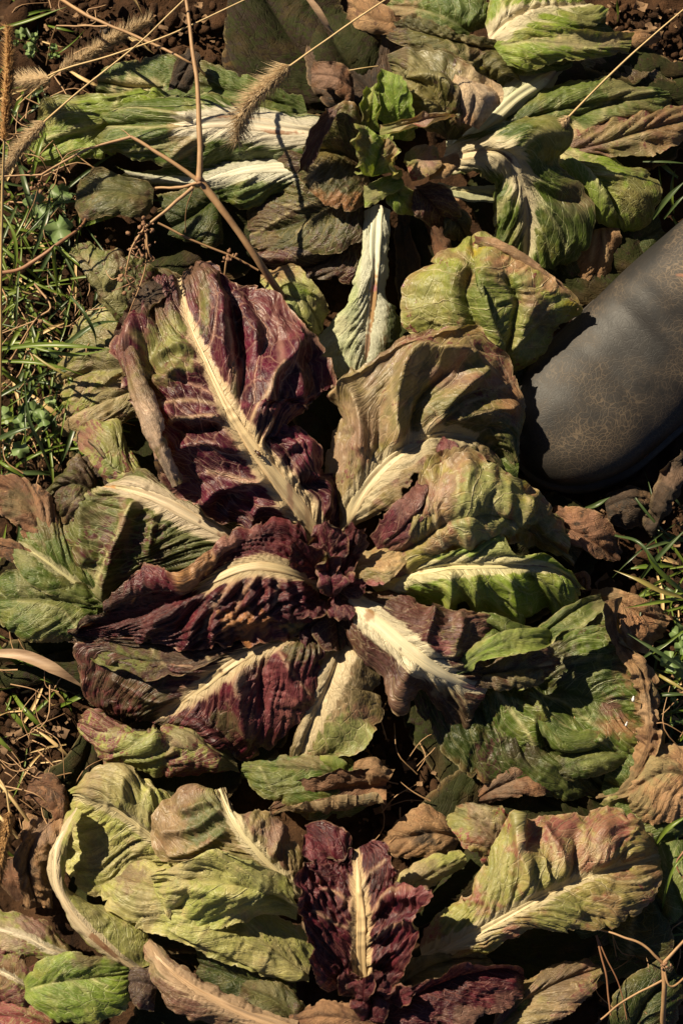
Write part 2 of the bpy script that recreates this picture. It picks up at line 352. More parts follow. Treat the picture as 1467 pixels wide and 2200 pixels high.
    eb = sst(.86, 1.0, au + .10 * pn(b / 16, a / 16, sd + 80)) * edge * np.clip(.5 + 1.2 * pn(b / 45, side + seedx, 81), 0, 1) * 1.6
    eb = np.clip(eb, 0, 1); C = mix(C, BROWN * .8, eb[..., None]); C = mix(C, mix(vc, A([.40, .30, .17]), .5), (.6 * sst(.972, .998, au))[..., None])  # browned margin, then a thin pale rim line painted as a highlight
    tn = pn(px[..., 0] / 17, px[..., 1] / 17, sd + 90) * .55 + pn(px[..., 0] / 7, px[..., 1] / 7, sd + 91) * .25
    for line in veins:
        d = poly_dist(px[..., 0], px[..., 1], line); C = mix(C, mix(vc, CREAM, .4), (np.exp(-(d / 3.6) ** 2) * .85)[..., None])
    for (x, y, r, cc, am) in spots:
        r2 = r if isinstance(r, tuple) else (r, r)
        d = np.hypot((px[..., 0] - x) / r2[0], (px[..., 1] - y) / r2[1]) + tn
        C = mix(C, cc, (am * (1 - sst(.45, 1.1, d)))[..., None]); M = np.maximum(M, am * (1 - sst(.45, 1.1, d)) * .5)
    ma = (mamt if mot is None else mot) + .14 * pn((a + side) / 30, b / 30, sd + 95)
    ma = ma * (1 - np.clip(M * 1.2, 0, 1))
    MC = np.concatenate([np.broadcast_to(mc, C.shape), ma[..., None]], -1)
    F = grid_faces(nv, nu)
    if flip: F = F[:, ::-1]
    m = mesh_from(name, X.reshape(-1, 3), F)
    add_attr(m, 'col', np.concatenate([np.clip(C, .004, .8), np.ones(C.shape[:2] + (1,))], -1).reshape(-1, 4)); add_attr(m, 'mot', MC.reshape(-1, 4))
    add_uv(m, np.stack([(a + side) / 100 + sd * .37, b / 100 + sd * .53], -1).reshape(-1, 2))
    add_uv(m, np.stack([phi, U + sd * 3.0 * 0], -1).reshape(-1, 2), 'VeinUV')
    add_attr(m, 'fringe', np.concatenate([np.clip(FC, 0, .8), FR[..., None]], -1).reshape(-1, 4))
    add_attr(m, 'vein', np.concatenate([np.broadcast_to(np.clip(vc * 1.08, 0, .8), C.shape), (ven * np.clip(1 - M, 0, 1) * sst(.0, .06, au))[..., None]], -1).reshape(-1, 4))
    o = link(name, m, mat, par); N_V[0] += nv * nu
    if label: o['label'] = label
    if ribw is not None and ribh > 0:
        # fleshy midrib: its own body lying on the blade
        ns = 13; s = np.linspace(-1, 1, ns)
        if fend < 1: ribw = list(np.interp(np.linspace(0, 1, 24), np.linspace(0, 1, len(ribw)), ribw) * (1 - .97 * sst(fend - .15, fend + .05, np.linspace(0, 1, 24))))
        w = np.interp(v, np.linspace(0, 1, len(ribw)), ribw) * .5 * MM * .66 * (1 + .10 * pn(v * leng / 22, v * 0 + seedx, 17))
        c = X[:, nl, :]; jl = max(nl - max(1, nl // 6), 0); jr = min(nl + max(1, nr // 6), nu - 1)
        dl = X[:, jl, :] - c; dl /= np.linalg.norm(dl, axis=1)[:, None] + 1e-9; dr = X[:, jr, :] - c; dr /= np.linalg.norm(dr, axis=1)[:, None] + 1e-9
        nn = nrm[:, nl, :]; k = np.hanning(25); k /= k.sum()
        for arr in (dl, dr, nn):
            for q_ in range(3): arr[:, q_] = np.convolve(np.pad(arr[:, q_], 12, mode='edge'), k, 'valid')
        hh = np.minimum(w * .30, .0038) * ribh
        prof = (1 - np.abs(s) ** 2.0) ** 1.0 - .13 * np.exp(-(s / .5) ** 2)
        wv = 1 + .06 * pn(v[:, None] * leng / 16, s[None, :] * 1.2 + seedx, 12)
        XX = c[:, None, :] + np.where(s[None, :, None] < 0, dl[:, None, :], dr[:, None, :]) * (np.abs(s)[None, :] * w[:, None] * wv)[..., None] + nn[:, None, :] * ((hh[:, None] * prof[None, :] * wv) - .0004)[..., None]
        # ragged underside edge so the rib sits into the blade
        XX[:, 0, :] -= nn * .0014; XX[:, -1, :] -= nn * .0014
        cr = mix(rc, rc * A([1.12, 1.14, 1.18]), np.clip(.5 + pn(v[:, None] * 3, s[None, :] * 2 + seedx, 13), 0, 1)[..., None])
        stn = fbm(s[None, :] * 3.2 + seedx, v[:, None] * leng / 45, sd + 14, 3)
        cr = mix(cr, A([.30, .17, .08]), (ribstreak * sst(.05, .6, stn))[..., None])
        cr = mix(cr, cr * A([.55, .42, .30]), (.8 * (1 - sst(.0, .14, v))[:, None] * (.6 + .6 * pn(s[None, :] * 4 + seedx, v[:, None] * 5, sd + 16)).clip(0, 1))[..., None])
        cr = mix(cr, mix(rc, vc, .35), (.75 * np.abs(s)[None, :] ** 3 * np.clip(.6 + .9 * pn(v[:, None] * leng / 9, s[None, :] * 2 + seedx, 18), 0, 1.2))[..., None].clip(0, 1))
        cr = mix(cr, mix(rc, vc, .6), (sst(.75, 1, v)[:, None] * np.ones((1, ns)))[..., None])
        cpx = Rb[:, None, 0] + s[None, :] * 0; cpy = Rb[:, None, 1] + s[None, :] * 0
        offd = np.where(s[None, :, None] < 0, EL[:, None, :2] - Rb[:, None, :2], ER[:, None, :2] - Rb[:, None, :2]); offd = offd / (np.linalg.norm(offd, axis=-1, keepdims=True) + 1e-6)
        cpx = cpx + offd[..., 0] * np.abs(s) * (w / MM)[:, None]; cpy = cpy + offd[..., 1] * np.abs(s) * (w / MM)[:, None]
        for (x, y, r, cc, am) in ribspots:
            r2 = r if isinstance(r, tuple) else (r, r)
            d = np.hypot((cpx - x) / r2[0], (cpy - y) / r2[1]) + .4 * pn(cpx / 8, cpy / 8, sd + 15); cr = mix(cr, cc, (am * (1 - sst(.5, 1.05, d)))[..., None])
        F = grid_faces(nv, ns)
        m2 = mesh_from('midrib', XX.reshape(-1, 3), F[:, ::-1] if flip else F)
        add_attr(m2, 'col', np.concatenate([np.clip(cr, 0, .8), np.ones((nv, ns, 1))], -1).reshape(-1, 4))
        add_attr(m2, 'mot', np.concatenate([np.broadcast_to(A([.30, .16, .075]), cr.shape), np.full((nv, ns, 1), .36)], -1).reshape(-1, 4))
        add_uv(m2, np.stack([s[None, :] * w[:, None] * 10 + seedx, np.repeat((v * leng / 100)[:, None], ns, 1)], -1).reshape(-1, 2))
        link('midrib', m2, M_RIB, o)
    return o
def auto(par, pal, x, y, ang, ln, wd, z0=15, z1=15, zm=None, bend=0.0, **kw):
    """a leaf from its base point, heading (degrees, 0 = right, 90 = up the picture), length and width in px"""
    rnd = random.Random(int(x * 7 + y * 13 + ang)); th = math.radians(ang); pts = []; Ls = []; Rs = []; n = 7
    cx, cy = x, y
    for i in range(n):
        t = i / (n - 1); a = th + bend * t
        if i: cx += math.cos(a) * ln / (n - 1); cy -= math.sin(a) * ln / (n - 1)
        z = z0 + (z1 - z0) * t + ((zm - (z0 + z1) / 2) * math.sin(math.pi * t) if zm is not None else 0)
        pts.append((cx, cy, z))
        w = wd * .5 * (max(.12, math.sin(math.pi * min(1, .06 + t * .90) ** 1.25)) ** .75)
        nx, ny = -math.sin(a), -math.cos(a)
        wl, wr = w * rnd.uniform(.75, 1.2), w * rnd.uniform(.75, 1.2)
        Ls.append((cx + nx * wl, cy + ny * wl)); Rs.append((cx - nx * wr, cy - ny * wr))
    return leaf(par, pal, pts, Ls, Rs, **kw)
# ------------------------------------------------------------------ tubes, blades
def tube_geo(pts, rad, n=7, wob=0.0, res=8):
    """pts: (px, py, z) photo points; rad: radius in mm or list along it -> vertices, faces"""
    k = max(3, (len(pts) - 1) * res + 1); S = spline(pts, k); P = at(S[:, 0], S[:, 1], S[:, 2])
    r = np.interp(np.linspace(0, 1, k), np.linspace(0, 1, len(np.atleast_1d(rad))), np.atleast_1d(rad)) * 1e-3
    if wob: P = P + np.stack([pn(np.arange(k) / 5., np.full(k, s + pts[0][0] * .1), 2) for s in (1., 2., 3.)], 1) * wob * 1e-3
    T = np.gradient(P, axis=0); T /= np.linalg.norm(T, axis=1)[:, None] + 1e-12
    up = np.where(np.abs(T[:, 2:3]) < .9, A([[0, 0, 1.]]), A([[1., 0, 0]])); s1 = np.cross(T, up); s1 /= np.linalg.norm(s1, axis=1)[:, None]; s2 = np.cross(s1, T)
    th = np.linspace(0, 2 * np.pi, n, endpoint=False)
    rr = r[:, None] * (1 + .22 * np.abs(pn(np.arange(k)[:, None] / 9., th[None, :] * 0 + pts[0][0], 5)) + .16 * pn(np.arange(k)[:, None] / 2.5, th[None, :] * 2, 7))
    V = P[:, None, :] + s1[:, None, :] * (np.cos(th) * rr)[..., None] + s2[:, None, :] * (np.sin(th) * rr)[..., None]
    i = np.arange(k - 1)[:, None] * n + np.arange(n)[None, :]; j = np.arange(k - 1)[:, None] * n + (np.arange(n)[None, :] + 1) % n
    F = np.stack([i, j, j + n, i + n], -1).reshape(-1, 4)
    return V.reshape(-1, 3), F
def tube(name, pts, rad, mat, par=None, n=7, wob=0.0, res=8):
    V, F = tube_geo(pts, rad, n, wob, res); return link(name, mesh_from(name, V, F), mat, par)
def join_geo(gs):
    Vs, Fs, o = [], [], 0
    for V, F in gs: Vs.append(V); Fs.append(F + o); o += len(V)
    return np.vstack(Vs), np.vstack(Fs)
def blade_geo(pts, width, tw=0.4, res=6):
    """grass blade: channelled ribbon tapering to its tip; width in mm"""
    k = max(4, (len(pts) - 1) * res + 1); S = spline(pts, k); P = at(S[:, 0], S[:, 1], S[:, 2]); T = np.gradient(P, axis=0); T /= np.linalg.norm(T, axis=1)[:, None] + 1e-12
    t = np.linspace(0, 1, k); w = width * 1e-3 * .5 * np.clip(.55 + 1.2 * t, 0, 1) * np.clip((1 - t) * 2.6, .04, 1)
    s = np.cross(T, A([0, 0, 1.])); s /= np.linalg.norm(s, axis=1)[:, None] + 1e-9; up = np.cross(s, T)
    a = tw * (t - .3); s_ = s * np.cos(a)[:, None] + up * np.sin(a)[:, None]; u_ = np.cross(s_, T)
    cols = [-1, -.5, 0, .5, 1]; dep = [.45, .12, 0, .12, .45]
    V = np.stack([P + s_ * (w * c)[:, None] + u_ * (w * d)[:, None] for c, d in zip(cols, dep)], 1)
    return V.reshape(-1, 3), grid_faces(k, 5)
# ------------------------------------------------------------------ the ground
def build_ground():
    n = 260
    t = np.linspace(-1, 1, n); g = np.sign(t) * (np.abs(t) * .62 + 40 * np.clip(np.abs(t) - .8, 0, 1) ** 2 * 5)
    x, y = np.meshgrid(g * .95, g * 1.2)
    fade = np.exp(-(np.maximum(np.hypot(x, y) - .9, 0)) ** 2 / .5)
    z = .012 * fbm(x * 9, y * 9, 1, 3) + fade * (.008 * np.abs(pn(x * 42, y * 42, 4)) + .004 * fbm(x * 110, y * 110, 6, 2)) - .006
    m = mesh_from('soil', np.stack([x, y, z], -1).reshape(-1, 3), grid_faces(n, n))
    mt, tt, N, K = nt('dry_red_soil')
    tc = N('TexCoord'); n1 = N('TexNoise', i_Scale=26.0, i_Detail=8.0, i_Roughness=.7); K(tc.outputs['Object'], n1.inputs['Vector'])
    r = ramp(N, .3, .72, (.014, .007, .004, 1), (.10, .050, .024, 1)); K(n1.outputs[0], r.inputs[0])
    n2 = N('TexNoise', i_Scale=190.0, i_Detail=6.0, i_Roughness=.75); K(tc.outputs['Object'], n2.inputs['Vector'])
    r2 = ramp(N, .3, .75, (.55, .55, .55, 1), (1.35, 1.3, 1.2, 1)); K(n2.outputs[0], r2.inputs[0])
    c = mixc(N, K, .8, r.outputs[0], r2.outputs[0], 'MULTIPLY')
    p = N('BsdfPrincipled'); K(c, p.inputs['Base Color']); p.inputs['Roughness'].default_value = .95; p.inputs['Specular IOR Level'].default_value = .2
    b = N('Bump'); b.inputs['Distance'].default_value = .004; b.inputs['Strength'].default_value = .9; K(n2.outputs[0], b.inputs['Height']); K(b.outputs[0], p.inputs['Normal'])
    o = N('OutputMaterial'); K(p.outputs[0], o.inputs[0])
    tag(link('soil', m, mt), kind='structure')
    # loose crumbs of soil
    rnd = np.random.RandomState(11); gs = []
    bm = bmesh.new(); bmesh.ops.create_icosphere(bm, subdivisions=2, radius=1); IV = A([v.co[:] for v in bm.verts]); IF = A([[v.index for v in f.verts] for f in bm.faces]); bm.free()
    zones = [(0, 480, 0, 210, 420), (1320, 1467, 0, 220, 160), (0, 260, 380, 1050, 160), (780, 960, 1500, 1800, 130), (1290, 1467, 1020, 1650, 220), (0, 130, 1400, 1800, 120), (1050, 1467, 2000, 2200, 90), (0, 1467, 0, 2200, 420)]
    for x0, x1, y0, y1, k in zones:
        for _ in range(k):
            r = min(rnd.gamma(1.1, 1.7) + .5, 12)
            c = at(rnd.uniform(x0, x1), rnd.uniform(y0, y1), r * .5 + 2 + rnd.uniform(-1, 2))
            s = rnd.randint(1000); V = IV * (1 + .38 * pn(IV[:, 0] * 1.3 + s, IV[:, 1] * 1.3 + IV[:, 2] * 2.1, 3) + .34 * pn(IV[:, 0] * 3.3 + s, IV[:, 1] * 3.3 + IV[:, 2] * 4.1, 5))[:, None]
            gs.append((c + V * r * 1e-3 * rnd.uniform(.6, 1.25, 3), IF))
    V, F = join_geo(gs); tag(link('soil_crumbs', mesh_from('soil_crumbs', V, F), mt), kind='stuff')
build_ground()
# ------------------------------------------------------------------ the wilted heads of chicory and lettuce
central = thing('radicchio_plant', 'large wilted red and green radicchio rosette spread open in the middle of the bed', 'plant', 'wilted salad heads in the bed')
green = thing('lettuce_plant', 'limp green lettuce head with curled upright heart and white ribs behind the red rosette', 'plant', 'wilted salad heads in the bed')
front = thing('radicchio_plant', 'pale collapsed head in front with one small upright dark red leaf at its heart', 'plant', 'wilted salad heads in the bed')
corner = thing('lettuce_plant', 'limp green lettuce cut by the top edge behind the olive crumpled leaf', 'plant', 'wilted salad heads in the bed')
westp = thing('lettuce_plant', 'mostly hidden green plant with brown withered leaf tips at the left edge', 'plant', 'wilted salad heads in the bed')
redcorner = thing('radicchio_plant', 'speckled red and green leaves in the bottom left corner beside a smooth green leaf', 'plant', 'wilted salad heads in the bed')
rightp = thing('lettuce_plant', 'shaded green and tan leaves along the right edge beside the pink flushed leaf', 'plant', 'wilted salad heads in the bed')

C, T, B, U_, W_, K_, G_ = central, green, front, corner, westp, redcorner, rightp
# ---- dark understorey, lowest leaves first (they lie on the soil and show in the gaps)
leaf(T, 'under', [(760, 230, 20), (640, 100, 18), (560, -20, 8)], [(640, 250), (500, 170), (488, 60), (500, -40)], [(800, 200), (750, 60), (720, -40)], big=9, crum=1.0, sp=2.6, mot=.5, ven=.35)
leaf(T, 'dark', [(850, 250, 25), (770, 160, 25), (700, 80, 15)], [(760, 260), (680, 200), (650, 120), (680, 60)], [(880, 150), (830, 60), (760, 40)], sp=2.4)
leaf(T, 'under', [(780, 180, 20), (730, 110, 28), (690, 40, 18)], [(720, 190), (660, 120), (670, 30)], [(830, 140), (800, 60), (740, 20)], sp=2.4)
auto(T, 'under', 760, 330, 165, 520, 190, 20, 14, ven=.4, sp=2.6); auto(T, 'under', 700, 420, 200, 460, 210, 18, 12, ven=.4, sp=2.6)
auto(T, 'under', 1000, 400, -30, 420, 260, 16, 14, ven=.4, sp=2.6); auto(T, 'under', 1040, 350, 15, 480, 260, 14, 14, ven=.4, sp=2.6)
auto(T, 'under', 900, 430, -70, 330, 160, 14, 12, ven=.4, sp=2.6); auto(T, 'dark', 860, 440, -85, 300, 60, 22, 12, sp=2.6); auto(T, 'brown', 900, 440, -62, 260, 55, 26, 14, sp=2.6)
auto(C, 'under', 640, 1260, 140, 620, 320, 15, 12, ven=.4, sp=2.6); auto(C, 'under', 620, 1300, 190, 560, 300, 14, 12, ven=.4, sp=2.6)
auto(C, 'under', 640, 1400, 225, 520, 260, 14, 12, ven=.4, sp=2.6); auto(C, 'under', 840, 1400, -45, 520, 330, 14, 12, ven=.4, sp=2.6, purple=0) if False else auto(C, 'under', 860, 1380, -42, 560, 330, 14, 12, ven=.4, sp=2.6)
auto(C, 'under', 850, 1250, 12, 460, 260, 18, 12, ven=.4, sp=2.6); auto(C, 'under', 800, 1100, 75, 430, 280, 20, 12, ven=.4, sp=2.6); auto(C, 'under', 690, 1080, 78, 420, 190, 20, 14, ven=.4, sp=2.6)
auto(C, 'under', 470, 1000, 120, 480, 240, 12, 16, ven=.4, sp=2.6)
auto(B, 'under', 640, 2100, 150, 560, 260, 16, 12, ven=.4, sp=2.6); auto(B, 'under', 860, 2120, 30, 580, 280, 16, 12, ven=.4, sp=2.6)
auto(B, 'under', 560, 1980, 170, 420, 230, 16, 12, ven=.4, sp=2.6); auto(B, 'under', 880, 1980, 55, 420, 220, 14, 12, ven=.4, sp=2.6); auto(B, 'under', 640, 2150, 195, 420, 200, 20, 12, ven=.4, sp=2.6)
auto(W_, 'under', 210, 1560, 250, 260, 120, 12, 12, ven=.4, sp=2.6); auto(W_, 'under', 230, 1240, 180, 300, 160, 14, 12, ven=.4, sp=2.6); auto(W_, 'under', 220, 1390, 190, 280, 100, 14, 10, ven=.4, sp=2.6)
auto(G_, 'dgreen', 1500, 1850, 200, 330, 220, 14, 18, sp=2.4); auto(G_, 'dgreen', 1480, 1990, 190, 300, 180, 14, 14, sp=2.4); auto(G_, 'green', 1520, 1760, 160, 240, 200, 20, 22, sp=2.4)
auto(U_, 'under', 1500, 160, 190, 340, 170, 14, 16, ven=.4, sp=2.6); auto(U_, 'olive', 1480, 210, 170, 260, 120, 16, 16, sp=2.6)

# ================================================================== TOP: green lettuce
leaf(T, 'green', [(660, 240, 40), (540, 205, 45), (400, 185, 35), (290, 190, 25), (215, 175, 20)], [(650, 200), (560, 180), (430, 130), (330, 125), (225, 150)], [(660, 260), (540, 240), (430, 215), (320, 240), (250, 215), (215, 195)], ribw=None, spots=[(290, 185, (60, 22), CREAM, .7), (420, 150, 50, DKB, .5)], ridges=[([(210, 170), (300, 172), (360, 185)], 6, 9), ([(215, 190), (290, 205)], 5, 8)], veins=[[(360, 185), (290, 180), (220, 170)], [(340, 188), (270, 200)]], crum=2.5)
leaf(T, 'lime', [(420, 230, 32), (300, 255, 38), (180, 285, 36), (60, 342, 18)], [(400, 205), (300, 205), (220, 215), (110, 225), (85, 290), (55, 330)], [(420, 270), (330, 320), (220, 340), (130, 350), (65, 352)], curl=([(70, .6, .2, .9)], None), veins=[[(270, 215), (200, 275), (120, 290), (80, 330)], [(300, 250), (150, 275)]], ridges=[([(330, 215), (230, 225), (120, 240)], 9, 18), ([(270, 270), (180, 300)], -6, 16)], N=5, quilt=2, spots=[(120, 230, 50, A([.2, .15, .08]), .5), (240, 270, 70, GREENC, .5)])
leaf(T, 'green', [(720, 292, 60), (600, 275, 64), (500, 262, 66), (410, 268, 66), (320, 265, 60), (240, 270, 50)], [(700, 258), (600, 232), (520, 210), (440, 198, 58), (350, 200, 48), (260, 222, 42), (205, 252, 36)], [(700, 335), (600, 345), (500, 352), (420, 356), (340, 350), (260, 335), (205, 300)],
     ribw=(56, 64, 60, 40, 12), fend=.72, fringe=26, e=(-14, -18), ribcol=(.62, .56, .44), ribspots=[(520, 250, (90, 6), A([.28, .11, .05]), .8), (560, 290, (110, 8), A([.32, .14, .07]), .8), (440, 290, (40, 10), A([.35, .17, .09]), .7), (460, 242, 12, DKB, .8)], ribstreak=.35, spots=[(400, 290, 50, A([.36, .26, .16]), .7), (560, 335, (100, 16), A([.24, .28, .16]), .6)], veins=[[(405, 255), (330, 240), (250, 240)], [(400, 268), (320, 275), (230, 275)], [(410, 285), (360, 310), (270, 325)], [(440, 285), (410, 320), (350, 345)], [(450, 240), (420, 210)]], ridges=[([(400, 275), (330, 295), (230, 300)], 7, 12), ([(400, 250), (310, 245), (230, 255)], 6, 12), ([(420, 300), (360, 335)], 5, 10)], N=6, quilt=1.8, crum=1, pleat=1.4)
leaf(T, 'green', [(720, 365, 55), (640, 360, 55), (560, 362, 55), (500, 372, 52), (420, 392, 44), (350, 385, 36), (270, 370, 30)], [(700, 330), (600, 330), (510, 340), (430, 350), (340, 362), (250, 365)], [(700, 410), (600, 420), (555, 447), (515, 445), (480, 420), (400, 410), (300, 392), (255, 380)],
     ribw=(46, 50, 38, 16, 8, 4), fringe=24, e=(-8, -20), ribcol=(.60, .58, .46), bulge=(3, 6), N=11, quilt=2, spots=[(480, 385, (60, 14), A([.36, .22, .12]), .6), (560, 420, 50, A([.20, .27, .10]), .6)])
leaf(T, 'olive', [(330, 425, 42), (280, 415, 46), (220, 410, 44), (165, 425, 30)], [(330, 398), (270, 385), (215, 368), (170, 400)], [(325, 445), (300, 460), (230, 462), (180, 472), (165, 445)], N=3, quilt=1, crum=1, big=3, edge=.5, curl=([(80, .6, .1, .95)], None), bulge=(5, 8), spots=[(250, 420, 60, A([.13, .14, .06]), .6)])
leaf(T, 'dgreen', [(470, 420, 38), (420, 460, 36), (370, 490, 26)], [(450, 405), (380, 408), (335, 415)], [(480, 520), (440, 525), (360, 505)], N=5, mot=.2)
leaf(T, 'olive', [(770, 395, 58), (700, 450, 50), (610, 490, 40), (540, 500, 28)], [(700, 330), (620, 325, 62), (580, 390), (545, 430), (520, 490)], [(790, 470), (770, 520), (700, 540), (600, 545), (540, 530)], N=7, quilt=2.5, big=7, crum=1.5, mot=.46, veins=[[(760, 400), (640, 450), (540, 510)], [(690, 440), (600, 440)], [(700, 450), (640, 500)]])
leaf(T, 'dull', [(790, 470, 44), (740, 530, 40), (680, 570, 34), (600, 580, 26)], [(750, 460), (660, 490), (580, 520), (540, 555)], [(800, 560), (760, 610), (690, 602), (600, 600)], N=5, quilt=3, big=7, crum=2, spots=[(690, 540, 70, A([.075, .07, .055]), .7)], ridges=[([(560, 560), (650, 545), (740, 505)], 9, 18)])
# white fallen rib leaf pointing down
leaf(T, 'white', [(812, 440, 62), (806, 520, 64), (803, 590, 62), (797, 680, 52), (785, 790, 34)], [(780, 450), (772, 530), (765, 590), (745, 650), (680, 735, 30), (690, 775, 26), (730, 815)], [(838, 450), (838, 540), (830, 600), (828, 640), (858, 680), (850, 740), (800, 810)],
     ribw=(56, 58, 52, 34, 20), fringe=26, ribcol=(.62, .62, .48), ribspots=[(806, 660, (17, 90), A([.33, .19, .08]), .95), (790, 750, (14, 60), A([.20, .10, .06]), .9), (806, 620, 8, A([.3, .07, .16]), .6), (802, 560, 4, A([.3, .07, .16]), .6)], e=(-3, -8), N=11, sweep=.5, quilt=1.6, pleat=1.0, crum=1.2, spots=[(840, 700, (40, 90), A([.085, .11, .035]), .95), (820, 660, (14, 90), A([.18, .10, .05]), .8)], edge=0, mot=.2, ribstreak=.15)
# right-hand leaves of the green head
leaf(T, 'green', [(960, 330, 40), (1040, 270, 46), (1110, 210, 48), (1170, 170, 46), (1218, 130, 38)], [(960, 300), (1020, 230), (1080, 165), (1140, 130), (1205, 118)], [(990, 340), (1060, 290), (1140, 230), (1200, 175), (1225, 140)], ribw=(52, 54, 56, 50, 26), ribh=2.2, fringe=10, ribcol=(.50, .50, .34), ribspots=[(1190, 160, (40, 26), A([.30, .20, .15]), .8)], e=(-12, -12), N=5, edge=0)
leaf(T, 'green', [(1050, 300, 36), (1150, 250, 44), (1260, 225, 46), (1360, 215, 40), (1437, 205, 28)], [(1060, 260), (1130, 215), (1200, 180), (1290, 170), (1380, 180), (1435, 195)], [(1080, 320), (1170, 290), (1240, 285), (1320, 250), (1410, 232), (1440, 215)], N=6, quilt=3, big=4, spots=[(1340, 195, 60, A([.24, .21, .10]), .7), (1230, 210, 70, A([.13, .17, .04]), .6), (1250, 275, (50, 14), CREAM, .6)], veins=[[(1230, 285), (1300, 245), (1420, 225)], [(1190, 260), (1200, 215)], [(1290, 245), (1330, 200), (1400, 195)]], ridges=[([(1230, 282), (1310, 240), (1410, 225)], 8, 9), ([(1240, 250), (1330, 215)], -5, 10)])
leaf(T, 'tanp', [(1200, 325, 38), (1290, 310, 42), (1380, 280, 40), (1467, 260, 30)], [(1220, 280), (1300, 265), (1400, 235), (1470, 225)], [(1230, 345), (1330, 335), (1420, 325), (1475, 300)], N=5, quilt=4, veins=[[(1210, 320), (1320, 305), (1400, 285)]], spots=[(1250, 315, (60, 20), A([.17, .09, .08]), .8), (1420, 270, 50, A([.20, .11, .06]), .7), (1350, 320, 50, A([.12, .13, .05]), .6)], curl=(None, [(80, .5, .3, .9)]))
leaf(T, 'lime', [(1190, 330, 44), (1250, 360, 46), (1300, 410, 42), (1330, 490, 26)], [(1230, 310), (1330, 350), (1400, 380, 30), (1420, 420), (1380, 480), (1340, 495)], [(1200, 360), (1240, 400), (1270, 440), (1285, 480), (1325, 495)], N=6, quilt=3, e=(-8, 0), spots=[(1370, 420, (60, 70), A([.15, .12, .06]), .75), (1215, 335, (50, 22), CREAM, .7), (1280, 430, 40, A([.17, .22, .05]), .6)], veins=[[(1200, 330), (1255, 370), (1310, 460)], [(1260, 370), (1330, 380)]], ridges=[([(1210, 340), (1270, 390), (1310, 460)], 5, 14)])
leaf(T, 'dgreen', [(1200, 400, 30), (1210, 480, 30), (1200, 570, 22), (1190, 640, 14)], [(1150, 400), (1110, 500), (1120, 590), (1160, 650)], [(1270, 420), (1285, 480), (1270, 560), (1240, 640)], N=6, quilt=3, crum=2)
leaf(T, 'tan', [(1290, 490, 26), (1290, 540, 26), (1270, 620, 16)], [(1250, 500), (1240, 560), (1230, 620)], [(1330, 490), (1320, 540), (1290, 620)], N=9, quilt=3, veins=[[(1280, 490), (1270, 560)], [(1295, 490), (1300, 560)]])
leaf(T, 'dgreen', [(1330, 560, 14), (1370, 520, 18), (1420, 490, 14)], [(1320, 530), (1360, 480), (1415, 470)], [(1350, 600), (1400, 560), (1430, 510)], sp=2.4)
leaf(T, 'green', [(950, 345, 58), (1020, 325, 76), (1085, 330, 82), (1120, 390, 70), (1135, 470, 54), (1130, 560, 34)], [(960, 310), (1040, 292), (1130, 262, 84), (1195, 268, 80), (1212, 300, 72), (1190, 345), (1240, 390), (1275, 440), (1270, 520), (1200, 590)], [(950, 380), (1000, 372), (1050, 380), (1075, 410, 44), (1068, 480), (1055, 540), (1080, 590)],
     ribw=(52, 58, 44, 24, 12, 4), fringe=36, ribh=.5, ribcol=(.56, .48, .32), e=(-8, -18), N=7, quilt=4, spots=[(1080, 350, (34, 22), A([.10, .05, .05]), .9), (1190, 300, 50, A([.21, .20, .07]), .7), (1180, 330, (50, 18), YEL, .5), (1240, 430, 50, A([.15, .10, .07]), .7), (1210, 480, 60, A([.045, .065, .02]), .7)], ribspots=[(1080, 345, (28, 18), A([.12, .06, .06]), .9), (1020, 330, 40, A([.40, .27, .14]), .5)],
     veins=[[(1110, 400), (1070, 480), (1060, 540)], [(1125, 420), (1110, 500), (1100, 580)], [(1130, 420), (1180, 460), (1220, 540)], [(1100, 330), (1160, 290), (1200, 290)]], ridges=[([(1080, 320), (1150, 285), (1200, 285)], 10, 24), ([(1120, 380), (1170, 420), (1250, 430)], -8, 16), ([(1090, 420), (1075, 520)], 5, 10)])
leaf(T, 'green', [(940, 405, 40), (1000, 412, 42), (1068, 420, 38)], [(940, 392), (1000, 398), (1068, 405)], [(940, 418), (1000, 428), (1066, 436)], ribw=(22, 26, 22), ribcol=(.42, .42, .25), N=4, quilt=0, ruf=0)
# heart of the green head
leaf(T, 'olive', [(790, 370, 66), (740, 330, 72), (690, 320, 70), (650, 330, 52)], [(780, 310), (760, 235, 95), (735, 222, 98), (690, 260, 92), (650, 320, 76)], [(800, 420), (760, 450), (700, 440), (650, 390), (635, 375)], N=9, quilt=3, spots=[(770, 355, 40, DKB, .7), (720, 430, (70, 22), A([.30, .14, .06]), .85), (700, 350, 50, A([.17, .13, .05]), .6)], edge=.8)
leaf(T, 'dull', [(722, 225, 105), (690, 285, 104), (650, 365, 88)], [(740, 235), (712, 300), (668, 372)], [(700, 235), (655, 290), (632, 372)], curl=([(120, .35, .0, 1)], [(120, .35, .0, 1)]), N=4, quilt=.6, ruf=0, crum=.5, big=1, spots=[(690, 290, 90, A([.13, .07, .075]), .9)], bulge=(3, 3), veins=[[(725, 230), (690, 290), (655, 360)], [(690, 285), (665, 300)], [(705, 260), (720, 270)]])
leaf(T, 'lime', [(800, 380, 90), (815, 330, 112), (830, 300, 120)], [(770, 370), (752, 300), (757, 270), (770, 262)], [(850, 365), (862, 335), (858, 300), (845, 290)], curl=([(150, .4, .1, 1)], [(150, .4, .1, 1)]), N=3, quilt=.8, ruf=1, crum=.6, big=2, spots=[(840, 320, 26, A([.30, .16, .11]), .8), (780, 300, (20, 40), A([.20, .12, .08]), .7), (845, 350, 16, YEL, .6)], edge=.5, bulge=(8, 8))
